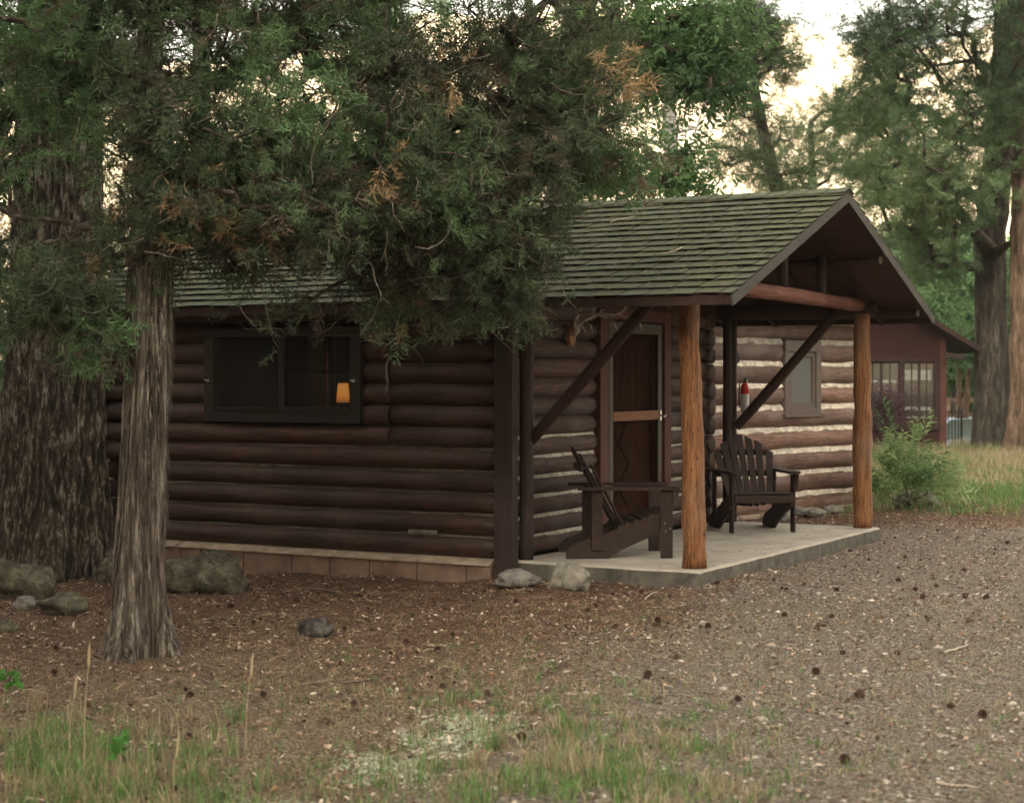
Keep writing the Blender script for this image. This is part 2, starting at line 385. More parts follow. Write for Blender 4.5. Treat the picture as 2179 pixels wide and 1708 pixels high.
# long wall (u = 0 plane, faces -u)
LW = MB(); CH = MB(); CD = MB()
pitch = .187
for i in range(12):
    z = .095 + pitch * i; r = .099
    segs = []
    if i <= 3: segs = [(1.84, 5.72)]
    elif i == 4: segs = [(1.84, 6.28)]
    elif i == 5: segs = [(1.84, 2.91), (2.925, 6.28)]
    elif i <= 10: segs = [(1.84, 2.91), (2.925, 3.22), (4.94, 6.28)]
    else: segs = [(1.84, 6.28)]
    for a, b in segs: log(LW, (0, a, z), (0, b, z), r)
    if i < 11:
        zz = z + pitch / 2
        rng = [(1.84, 5.72)] if i < 4 else ([(1.84, 6.28)] if (i < 6 or i > 10) else [(1.84, 3.22), (4.94, 6.28)])
        for a, b in rng:
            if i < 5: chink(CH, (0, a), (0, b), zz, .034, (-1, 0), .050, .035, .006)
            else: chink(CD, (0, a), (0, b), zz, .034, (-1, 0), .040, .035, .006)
# one log under the wall plate at the left end has dropped mortar: pale patch
chink(CH, (0, 2.42), (0, 2.72), .095 + pitch * .62, .035, (-1, 0), .088, .075, .012)
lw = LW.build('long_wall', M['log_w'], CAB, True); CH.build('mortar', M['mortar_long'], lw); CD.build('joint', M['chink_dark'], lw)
# inner lining, so nothing shows between the logs
b = MB()
for a, c_, z0, z1 in ((1.84, 3.2, .02, 2.2), (3.2, 4.96, .02, 1.16), (3.2, 4.96, 1.98, 2.2), (4.96, 6.3, .85, 2.2), (4.96, 5.72, .02, .85)): b.box((.06, a + .002, z0), (.09, c_ - .002, z1))
b.build('inner_lining', M['chink_dark'], CAB)
# door wall (w = 1.82 plane, faces -w); door opening u 1.64..3.23
DW = MB(); CH = MB(); CD = MB(); p2 = .172; wd = 1.83
for i in range(13):
    z = .085 + p2 * i; r = .092
    e = .10 * math.sin(i * 2.1) * .3
    if i < 12:
        log(DW, (.02, wd, z), (1.66, wd, z), r, .25); log(DW, (3.22, wd, z), (4.42 + e + (.06 if i < 5 else -.12), wd, z), r, .25)
    else: log(DW, (.02, wd, z), (4.35, wd, z), r)
    if i < 12:
        for a, b_ in ((.02, 1.66), (3.22, 4.34)):
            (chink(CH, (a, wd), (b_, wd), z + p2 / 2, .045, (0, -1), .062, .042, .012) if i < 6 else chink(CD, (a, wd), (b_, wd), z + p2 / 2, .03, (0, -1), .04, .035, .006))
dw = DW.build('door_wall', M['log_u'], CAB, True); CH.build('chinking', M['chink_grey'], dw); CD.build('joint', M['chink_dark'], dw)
# far side and back walls
FW = MB()
for i in range(12):
    z = .095 + pitch * i; log(FW, (4.30, 1.7, z), (4.30, 6.28, z), .099, seg=.5)
fw = FW.build('side_wall', M['log_w'], CAB, True)
BW = MB()
for i in range(12): log(BW, (.0, 6.2, .095 + pitch * i), (4.3, 6.2, .095 + pitch * i), .099, seg=.5)
BW.build('rear_wall', M['log_w'], CAB, True)
b = MB(); b.box((4.22, 1.9, 0), (4.25, 6.15, 2.2)); b.box((.1, 6.1, 0), (4.22, 6.13, 2.2)); b.box((.1, 1.88, 0), (1.66, 1.90, 2.25)); b.box((3.2, 1.88, 0), (4.22, 1.90, 2.25)); b.box((1.66, 1.88, 2.12), (3.2, 1.90, 2.25))
b.build('lining', M['chink_dark'], CAB)
b = MB(); b.box((.02, 1.9, -.05), (4.3, 6.2, .015)); b.build('floor_boards', M['soffit'], CAB)
# gable infill over the door wall and the rear wall
def tri_panel(name, wv, t):
    b = MB(); zb = 2.16
    n = 14
    for k in range(n):
        u0 = .0 + k * 4.66 / n; u1 = u0 + 4.66 / n - .006
        def zt(u): return 3.17 - abs(u - 2.36) * .3745
        zs = min(zt(u0), zt(u1)); zm = [zt(u0), zt(u1)]
        if max(zm) < zb: continue
        vs = [(u0, wv, zb), (u1, wv, zb), (u1, wv, max(zb, zm[1])), (u0, wv, max(zb, zm[0])), (u0, wv + t, zb), (u1, wv + t, zb), (u1, wv + t, max(zb, zm[1])), (u0, wv + t, max(zb, zm[0]))]
        b.add(vs, [(0,1,2,3),(7,6,5,4),(0,4,5,1),(1,5,6,2),(2,6,7,3),(3,7,4,0)])
    b.build(name, M['soffit'], CAB)
tri_panel('gable_boards', 1.76, .03); tri_panel('gable_boards', 6.2, .03)
# corner boards and posts
b = MB(); b.box((-.125, 1.655, -.2), (-.02, 1.835, 2.16)); b.build('corner_board', M['trim'], CAB, bevel=.008)
b = MB(); b.tube([(.10, 1.64, z) for z in np.linspace(0.0, 2.16, 12)], .062, 10, .12, 3); b.build('corner_post', M['trim'], CAB, True)
b = MB(); b.box((-.13, 6.26, -.3), (-.03, 6.37, 2.16)); b.build('corner_board', M['trim_red'], CAB, bevel=.006)['label'] = 'reddish board at the far left corner'
for (u, wv, r, s_) in ((4.46, 1.60, .05, 5), (4.60, 1.60, .048, 8)):
    b = MB(); b.tube([(u, wv, z) for z in np.linspace(0.0, 2.18, 12)], r, 10, .12, s_); b.build('corner_post', M['trim'], CAB, True)
# foundation
b = MB(); x = 1.86
while x < 6.3:
    L = random.choice([.42, .55, .5, .24, .6]); x1 = min(x + L, 6.32)
    g = random.uniform(.8, 1.15); dz = random.uniform(-.008, .008)
    b.box((-.135 + random.uniform(-.006, .006), x + .006, -.42), (.1, x1 - .006, -.042 + dz)); x = x1
b.build('foundation', M['block'], CAB, bevel=.006)
b = MB(); x = 1.86
while x < 6.2:
    x1 = min(x + random.uniform(.35, .8), 6.3); e = random.uniform(0, .014)
    vs = [(-.15 - e, x + .004, -.045), (-.15 - e, x1 - .004, -.045), (-.145 - e, x1 - .004, -.032), (-.145 - e, x + .004, -.032), (-.03, x1 - .004, .012), (-.03, x + .004, .012), (0, x1 - .004, -.045), (0, x + .004, -.045)]
    b.add(vs, [(0,3,2,1),(3,5,4,2),(0,7,5,3),(1,2,4,6),(0,1,6,7)]); x = x1
b.build('foundation_ledge', M['ledge'], CAB)
b = MB(); b.box((4.1, 1.9, -.4), (4.42, 6.3, -.01)); b.box((0, 6.1, -.4), (4.1, 6.32, -.01)); b.build('foundation', M['block'], CAB)
# porch slab
def slab():
    b = MB(); n = 26
    loop = []
    for k in range(n): loop.append((4.68 * k / n, 0))
    for k in range(10): loop.append((4.68, 1.68 * k / 10))
    loop.append((4.68, 1.72)); loop.append((.0, 1.72))
    for k in range(10): loop.append((0, 1.66 - 1.66 * k / 10))
    m = len(loop); vs = []
    for ring, (ins, z) in enumerate(((-.004, -.30), (0, -.02), (.012, -.004), (.03, 0))):
        for i, (u, wv) in enumerate(loop):
            j = .006 * mnoise.noise((u * 9, wv * 9, ring * 2.0)) + .004 * mnoise.noise((u * 31, wv * 31, ring))
            uu = u + (ins if u < .01 else (-ins if u > 4.67 else 0)) + j; ww = wv + (ins if wv < .01 else 0) + j
            vs.append((uu, ww, z + (j * .8 if 0 < ring < 3 else 0)))
    fs = []
    for r_ in range(3):
        for i in range(m):
            a = r_ * m + i; c_ = r_ * m + (i + 1) % m; fs.append((a, c_, c_ + m, a + m))
    fs.append(tuple(3 * m + i for i in range(m)))
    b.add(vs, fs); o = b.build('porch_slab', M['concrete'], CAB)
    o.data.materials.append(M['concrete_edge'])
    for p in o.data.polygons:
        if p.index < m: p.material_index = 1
slab()
# porch posts
def round_post(u, wv, z1, r0, r1, sd_, lean=(0, 0)):
    b = MB(); pts = []; rr = []
    for i in range(26):
        t = i / 25; pts.append((u + lean[0] * t + .010 * mnoise.noise((t * 3, sd_, 0)), wv + lean[1] * t + .010 * mnoise.noise((t * 3, sd_, 5)), .0 + z1 * t))
        rr.append((r0 + (r1 - r0) * t) * (1 + .13 * mnoise.noise((t * 6, sd_, 9)) + .04 * mnoise.noise((t * 17, sd_, 3))))
    b.tube(pts, rr, 24, .22, sd_); return b.build('post', M['post'], CAB, True)
round_post(.20, .135, 2.24, .098, .076, 2.0, (0, .045)); round_post(4.55, .145, 2.20, .100, .082, 7.0)
# front beam on the posts, plates, braces, struts
b = MB(); log(b, (.28, .17, 2.325), (4.62, .17, 2.295), .068, 0, .12); b.build('front_beam', M['beam'], CAB, True)
b = MB()
for u in (.12, 4.58): log(b, (u, .02 if u > 1 else -.30, 2.24), (u, 6.5, 2.24), .075, 0, .08, seg=.4)
pl = b.build('wall_plate', M['brace'], CAB, True)
for a, c_ in (((.12, 1.62, 1.00), (.14, .48, 2.19)), ((4.50, 1.52, 1.02), (4.54, .42, 2.22))):
    b = MB(); log(b, a, c_, .052, 0, .10); b.build('brace', M['brace'], CAB, True)
for u in (.42, 1.30, 2.36, 3.42):
    b = MB(); zt = 3.17 - abs(u - 2.36) * .3745 - .04; b.tube([(u, .19, 2.34), (u, .19, (2.34 + zt) / 2), (u, .19, zt)], .052, 8, .1, u); b.build('strut', M['trim'], CAB, True)
b = MB(); log(b, (4.66, 1.66, 1.76), (4.80, 1.66, 1.76), .085, 0, .05); b.build('log_stub', M['brace'], CAB, True)
# roof
RF = MB(); ze, zr, ue, ur, ue2 = 2.185, 3.225, -.40, 2.36, 5.12; w0, w1 = -.42, 6.75
for (ua, ub, za, zb) in ((ue, ur, ze, zr), (ur, ue2, zr, ze)):
    n = 16
    for k in range(n):
        t0, t1 = k / n, (k + 1) / n - .002
        def L(t, dz): return (ua + (ub - ua) * t, za + (zb - za) * t + dz)
        (x0, z0), (x1, z1) = L(t0, -.022), L(t1, -.022); (x0, z2), (x1, z3) = L(t0, 0), L(t1, 0)
        vs = [(x0,w0,z0),(x1,w0,z1),(x1,w1,z1),(x0,w1,z0),(x0,w0,z2),(x1,w0,z3),(x1,w1,z3),(x0,w1,z2)]
        RF.add(vs, [(0,3,2,1),(4,5,6,7),(0,1,5,4),(1,2,6,5),(2,3,7,6),(3,0,4,7)])
roof = RF.build('roof', M['soffit'], CAB)
SH = MB()
slope = math.hypot(ur - ue, zr - ze); rows = 17; ex = slope / rows; ang = math.atan2(zr - ze, ur - ue)
for side in (0, 1):
    for r_ in range(rows + 1):
        x = w0 - .03 + random.uniform(-.3, 0); rowj = random.uniform(-.006, .006)
        while x < w1 + .03:
            L = random.choice([.22, .27, .18, .31, .24]); x1 = min(x + L, w1 + .03); xa = max(x, w0 - .03)
            if x1 - xa > .04:
                s0 = max(-.03, r_ * ex - ex * .06 + rowj + random.uniform(-.008, .008)) - (.02 if r_ == 0 else 0); s1 = min(s0 + ex * 1.25, slope + .0)
                th = random.choice([.008, .011, .014]); lift = random.uniform(.0, .006)
                hb = .004; ht = .002
                g = random.uniform(.88, 1.10); SH.col = (g * random.uniform(.96, 1.05), g, g * random.uniform(.9, 1.05))
                sk = .012 * (1 if side == 0 else -1)
                def pt(s, h, wv):
                    if side == 0: return (ue + s * math.cos(ang) - h * math.sin(ang), wv, ze + s * math.sin(ang) + h * math.cos(ang))
                    return (ue2 - s * math.cos(ang) + h * math.sin(ang), wv, ze + s * math.sin(ang) + h * math.cos(ang))
                g_ = .008; wA, wB = xa + g_, x1 - g_
                sA = s0 + random.uniform(-.006, .006); sB = s0 + random.uniform(-.006, .006)
                base = .012
                vs = [pt(sA + .016, base + hb + lift, wA), pt(sB + .016, base + hb + lift, wB), pt(s1, ht, wB), pt(s1, ht, wA),
                      pt(sA, base + hb + th + lift, wA), pt(sB, base + hb + th + lift, wB), pt(s1, ht + .004, wB), pt(s1, ht + .004, wA)]
                fs = [(0,3,2,1),(4,5,6,7),(0,1,5,4),(1,2,6,5),(2,3,7,6),(3,0,4,7)]
                if side: fs = [tuple(reversed(f)) for f in fs]
                SH.add(vs, fs)
            x = x1
SH.col = (1, 1, 1); SH.build('shingles', M['shingle'], roof)
RC = MB(); x = w0 - .03
while x < w1:
    g = random.uniform(.85, 1.15); RC.col = (g, g, g); h = .03 + random.uniform(0, .004); x1 = x + .24
    for sgn in (-1, 1):
        vs = [(ur, x, zr + h + .012), (ur + sgn * .13, x, zr + h - .13 * math.tan(ang) + .012), (ur + sgn * .13, x1, zr + h - .13 * math.tan(ang)), (ur, x1, zr + h)]
        vs += [(v[0], v[1], v[2] - .01) for v in vs]
        RC.add(vs, [(0,1,2,3),(7,6,5,4),(0,4,5,1),(1,5,6,2),(2,6,7,3),(3,7,4,0)])
    x += .19
RC.build('ridge_cap', M['shingle'], roof)
for sgn, ua in ((0, ue), (1, ue2)):
    b = MB(); p = Vector((ua, w0 - .012, ze - .045)); q = Vector((ur, w0 - .012, zr - .045)); b.bar(p, q, .022, .085); b.build('barge_board', M['rake'], roof)
b = MB(); b.box((ue - .006, w0, ze - .075), (ue + .014, w1, ze - .006)); b.build('eave_board', M['brace'], roof)
b = MB(); b.box((ue2 - .014, w0, ze - .075), (ue2 + .006, w1, ze - .006)); b.build('eave_board', M['brace'], roof)
for u, zz in ((2.30, 3.10), (1.15, 2.68), (-.10, 2.22), (3.57, 2.68), (4.82, 2.21)):
    b = MB(); log(b, (u, w0 + .07, zz), (u, 6.6, zz), .042, 0, .1, seg=.4); pu = b.build('purlin', M['brace'], roof, True)
    b = MB(); b.tube([(u, w0 + .056, zz), (u, w0 + .072, zz)], .037, 12); b.build('cut_end', M['endgrain'], pu)
# rafters under the eave
b = MB()
for k in range(12):
    wv = .1 + k * .6
    for sg in (0, 1):
        ua = ue + .02 if not sg else ue2 - .02
        b.bar((ua, wv, ze - .06), (ur, wv, zr - .06), .05, .06)
b.build('rafters', M['brace'], roof)
# ---- the window of the long wall
WN = MB(); wa, wb, za, zb = 3.20, 4.96, 1.14, 2.0
b = MB()
b.box((-.125, wa, za), (-.02, wb, za + .12)); b.box((-.125, wa, zb - .08), (-.02, wb, zb)); b.box((-.125, wa, za + .121), (-.02, wa + .11, zb - .081)); b.box((-.125, wb - .11, za + .121), (-.02, wb, zb - .081)); b.box((-.12, 4.03, za + .121), (-.02, 4.10, zb - .081))
win = b.build('window', M['winframe'], CAB, bevel=.004)
b = MB(); b.box((-.152, wa + .10, za + .115), (-.127, wb - .1, za + .14)); b.build('sill', M['winframe'], win)
b = MB(); b.box((-.085, wa + .11, za + .12), (-.082, 4.03, zb - .08)); b.build('insect_screen', M['murk'], win)
b = MB(); b.box((-.06, wa + .11, za + .12), (-.055, 4.03, zb - .08)); b.build('pane', M['glass'], win)
b = MB(); b.box((-.085, 4.10, za + .12), (-.082, wb - .11, zb - .08)); b.build('insect_screen', M['murk'], win)
b = MB(); b.box((-.06, 4.10, za + .12), (-.055, wb - .11, zb - .08)); b.build('pane', M['glass'], win)
b = MB()
for y in (3.52, 3.78): b.box((-.075, y - .011, za + .12), (-.061, y + .011, zb - .08))
b.box((-.077, wa + .11, 1.58), (-.062, 4.03, 1.60)); b.build('muntin', M['winframe'], win)
for y in (3.262, 4.90):
    b = MB(); b.box((-.137, y - .012, 1.505), (-.126, y + .012, 1.53)); b.bar((-.137, y, 1.515), (-.16, y + .02, 1.527), .01, .01); b.build('catch', M['metal'], win)
b = MB(); b.box((-.02, wa, za), (.1, wa + .02, zb)); b.box((-.02, wb - .02, za), (.1, wb, zb)); b.box((-.02, wa, za - .0), (.1, wb, za + .02)); b.box((-.02, wa, zb - .02), (.1, wb, zb)); b.build('reveal', M['winframe'], win)
# ---- door
b = MB()
ufa, ufb = 1.64, 3.23; wf = 1.705
b.box((ufa, wf, 0.0), (1.82, wf + .16, 2.2)); b.box((3.08, wf, 0.0), (3.24, wf + .16, 2.2)); b.box((1.821, wf, 2.09), (3.079, wf + .16, 2.2)); 
door = b.build('door', M['trim_red'], CAB, bevel=.006); door['label'] = 'plank door behind a screen door with reddish casing'
b = MB()
for u0, u1 in ((1.85, 1.93), (2.95, 3.03)): b.box((u0, wf + .012, .02), (u1, wf + .04, 2.07))
b.box((1.931, wf + .012, 1.97), (2.949, wf + .04, 2.07)); b.box((1.931, wf + .012, .02), (2.949, wf + .04, .14))
b.build('screen_frame', plain('weathered_screen_frame', (.075,.06,.05), .7, .2, 20), door, bevel=.003)
b = MB(); b.box((1.931, wf + .010, 1.13), (2.949, wf + .042, 1.22)); b.build('mid_rail', wood('rail_wood', (.12,.05,.025), (.24,.11,.06), (.36,.18,.10), (.6, 9, 9), knots=False), door, bevel=.003)
b = MB(); b.box((1.931, wf + .025, .141), (2.949, wf + .028, 1.129)); b.box((1.931, wf + .025, 1.221), (2.949, wf + .028, 1.969)); b.build('screen', M['screen'], door)
MD = wood('door_planks', (.06,.022,.015), (.125,.048,.032), (.20,.085,.055), (9, 9, .6), knots=False)
b = MB()
for k in range(8): b.box((1.83 + k * .156, wf + .10, .02), (1.83 + (k + 1) * .156 - .004, wf + .13, 2.07))
b.build('door_leaf', MD, door)
b = MB()
for (z0, z1) in ((.72, 1.12), (.28, .70)):
    b.bar((2.0, wf + .095, z1), (2.42, wf + .095, z0), .014, .008, (0, 1, 0)); b.bar((2.42, wf + .094, z1), (2.0, wf + .094, z0), .014, .008, (0, 1, 0))
b.build('diamond_bead', M['trim'], door)
b = MB(); b.tube([(2.99, wf + .01, 1.17), (2.99, wf - .05, 1.17)], .011, 8); b.tube([(2.99, wf - .05, 1.17), (2.93, wf - .055, 1.15)], .009, 8); b.box((2.97, wf + .002, 1.12), (3.01, wf + .012, 1.22)); b.build('handle', M['metal'], door)
b = MB(); b.box((1.84, wf - .02, -.0), (3.06, wf + .05, .022)); b.build('threshold', M['trim'], door)
# ------------------------------------------------------------------ second log building with pale chinking
ANX = thing('log_annex', 'faded log building with thick white chinking and a small window, seen through the porch', 'cabin', (4.42 - 4.2 * .665, 22.7 - 4.2 * .747, 0), math.atan2(.747, .665))
b = MB(); CH = MB(); CD = MB(); pa = .268
for i in range(-1, 10):
    z = .245 + pa * i; r = .134 if i >= 0 else .11
    segs = [(.0, 4.2)]
    if 3 < i < 7: segs = [(.0, 2.44 - .02), (3.22, 4.2)]
    elif i == 3: segs = [(0, 4.2)]
    dz = .03 * mnoise.noise((i * 3.7, 0, 0)); dz2 = .03 * mnoise.noise((i * 3.7, 8, 0))
    for a, c_ in segs: log(b, (a, 0, z + dz), (c_, 0, z + dz2), r * random.uniform(.94, 1.05), .3, .16)
    zz = z + pa / 2
    if i < 9:
        for a, c_ in ([(.0, 4.19)] if not (3 <= i < 7) else [(.0, 2.42), (3.22, 4.19)]):
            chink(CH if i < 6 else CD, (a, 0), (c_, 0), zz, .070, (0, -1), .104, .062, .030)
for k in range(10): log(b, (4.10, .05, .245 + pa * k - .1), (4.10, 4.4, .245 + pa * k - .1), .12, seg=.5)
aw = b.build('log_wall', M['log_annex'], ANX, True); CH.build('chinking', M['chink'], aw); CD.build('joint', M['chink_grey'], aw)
b = MB(); b.box((.05, .05, -.1), (2.42, .09, 2.6)); b.box((3.24, .05, -.1), (4.02, .09, 2.6)); b.box((2.42, .05, -.1), (3.24, .09, 1.08)); b.box((2.42, .05, 2.0), (3.24, .09, 2.6)); b.box((.0, .1, -.1), (.04, 4.3, 2.6)); b.box((0, 4.32, -.1), (4.0, 4.36, 2.6)); b.build('lining', M['chink_dark'], ANX)
b = MB(); x = 0
while x < 4.2:
    x1 = min(4.25, x + random.uniform(.3, .6)); b.box((x, -.16 + random.uniform(-.02, .01), -.4), (x1 - .01, .1, -.09 + random.uniform(-.015, .015))); x = x1
b.build('foundation', M['ledge'], ANX, bevel=.015)
wa, wb, za, zb = 2.42, 3.24, 1.10, 1.98
b = MB(); b.box((wa, -.135, za), (wa + .11, -.03, zb - .12)); b.box((wb - .11, -.135, za), (wb, -.03, zb - .12)); b.box((wa, -.14, zb - .119), (wb, -.03, zb + .02)); b.box((wa + .111, -.135, za), (wb - .111, -.03, za + .07))
aw2 = b.build('window', M['taupe'], ANX, bevel=.004)
b = MB(); b.box((wa - .05, -.17, za - .045), (wb + .05, -.03, za - .001)); b.build('sill', M['taupe'], aw2, bevel=.004)
b = MB()
for a, c_ in (((wa + .112, -.115, za + .071), (wa + .17, -.07, zb - .121)), ((wb - .17, -.115, za + .071), (wb - .112, -.07, zb - .121)), ((wa + .171, -.115, za + .071), (wb - .171, -.07, za + .13)), ((wa + .171, -.115, zb - .18), (wb - .171, -.07, zb - .121))): b.box(a, c_)
b.build('sash', M['taupe'], aw2)
b = MB(); b.box((wa + .171, -.095, za + .131), (wb - .171, -.09, zb - .181)); b.build('pane', M['screen_grey'], aw2)
b = MB()
for sg, (y0, z0, y1, z1) in enumerate(((-.45, 2.38, 2.2, 2.86), (2.2, 2.86, 4.8, 2.38))):
    b.add([(-.2, y0, z0), (4.85, y0, z0), (4.85, y1, z1), (-.2, y1, z1), (-.2, y0, z0 - .05), (4.85, y0, z0 - .05), (4.85, y1, z1 - .05), (-.2, y1, z1 - .05)], [(0,1,2,3),(7,6,5,4),(0,4,5,1),(1,5,6,2),(2,6,7,3),(3,7,4,0)])
b.build('roof', M['shingle'], ANX)
b = MB(); b.box((-.2, -.46, 2.27), (4.86, -.44, 2.325)); b.build('eave_board', M['rake'], ANX)

# ------------------------------------------------------------------ maroon cabin in the distance (faces the camera)
MR = thing('maroon_cabin', 'maroon boarded cabin with a wide gable roof and multi-pane windows behind the orange post', 'cabin', (P(2010, 940, 40).x, 40, -.25), 0)
sid = wood('maroon_siding', (.016,.004,.003), (.036,.009,.007), (.06,.018,.014), (.6, 9, 14), knots=False)
b = MB(); W_ = 6.6; H_ = 2.75
zz = 0
while zz < H_ + 1.9:
    top = zz + .14
    lim = W_ / 2 if zz <= H_ - .0 else max(.0, (W_ / 2) * (1 - (zz - H_) / 2.0))
    if zz < H_ : xL, xR = -W_, 0
    else: xL, xR = -W_ / 2 - lim, -W_ / 2 + lim
    # leave the windows open
    holes = [(-1.88, -.20)] if .72 < zz < 2.1 else []
    cur = xL
    for h0, h1 in holes + [(None, None)]:
        e = xR if h0 is None else h0
        if e - cur > .02: b.add([(cur, -.025, zz), (e, -.025, zz), (e, -.008, top), (cur, -.008, top), (cur, .05, zz), (e, .05, zz), (e, .05, top), (cur, .05, top)], [(0,1,2,3),(7,6,5,4),(0,4,5,1),(1,5,6,2),(2,6,7,3),(3,7,4,0)])
        if h1 is not None: cur = h1
    zz += .14
b.box((-.05, .05, 0), (0, 6, H_)); b.box((-W_, .05, 0), (-W_ + .05, 6, H_)); b.box((-W_, 6, 0), (0, 6.05, H_))
b.build('siding_wall', sid, MR)
b = MB(); wl, wr, wz0, wz1 = -1.95, -.14, .68, 2.14
b.box((wl, -.07, wz1), (wr, .02, wz1 + .1)); b.box((wl - .04, -.1, wz0 - .1), (wr + .04, .02, wz0)); b.box((wr - .1, -.07, wz0), (wr, .02, wz1)); b.box((-1.05, -.07, wz0), (-.93, .02, wz1)); b.box((wl, -.07, wz0), (wl + .1, .02, wz1))
mw = b.build('window', wood('maroon_trim', (.02,.010,.009), (.04,.02,.018), (.07,.037,.032), (9, 9, .6), knots=False), MR)
b = MB(); b.box((wl + .1, .0, wz0), (-1.05, .01, wz1)); b.build('pane', M['glass_far'], mw)
b = MB(); b.box((-.93, .0, wz0), (wr - .1, .01, wz1)); b.build('pane', M['glass_far'], mw)
b = MB()
for x0, x1 in ((-1.85, -1.05), (-.93, -.24)):
    for k in (1, 2, 3):
        x = x0 + (x1 - x0) * k / 4; b.box((x - (.03 if k == 2 else .012), -.02, wz0), (x + (.03 if k == 2 else .012), -.002, wz1))
b.build('muntins', M['trim'], mw)
b = MB()
for x0, x1, z0, z1 in ((-.9, -.3, 1.72, 1.95), (-.9, -.3, 1.02, 1.10), (-1.8, -1.1, 1.65, 1.72), (-.85, -.3, .74, .88)): b.box((x0, .05, z0), (x1, .08, z1))
b.build('curtain_or_reflection', plain('pale_reflection', (.8,.8,.76), .9, .3, 5), mw)  # pale strips behind the panes, standing in for horizontal reflections in the glass
b = MB(); RM = .65; zt = H_ - .02; ph = W_ / 2
for sg in (-1, 1):
    xo = -W_ / 2 + sg * (ph + RM); zo = zt - RM * RS_ if False else zt - RM * .606; xp = -W_ / 2; zp = zt + ph * .606
    b.add([(xp, -.7, zp + .12), (xo, -.7, zo + .12), (xo, 6.7, zo + .12), (xp, 6.7, zp + .12), (xp, -.7, zp), (xo, -.7, zo), (xo, 6.7, zo), (xp, 6.7, zp)], [(0,1,2,3),(7,6,5,4),(0,4,5,1),(1,5,6,2),(2,6,7,3),(3,7,4,0)])
b.build('roof', M['brace'], MR)
b = MB(); b.box((-.12, -.05, 0), (.03, -.026, H_ - .1)); b.build('corner_board', M['trim_red'], MR)
b = MB(); b.bar((-.1, -.35, H_ - .45), (.38, -.35, H_ - .52), .1, .12); b.bar((-1.6, -.35, H_ + .42), (-1.5, -.35, H_ + .42), .1, .12); b.build('bracket', M['trim'], MR)

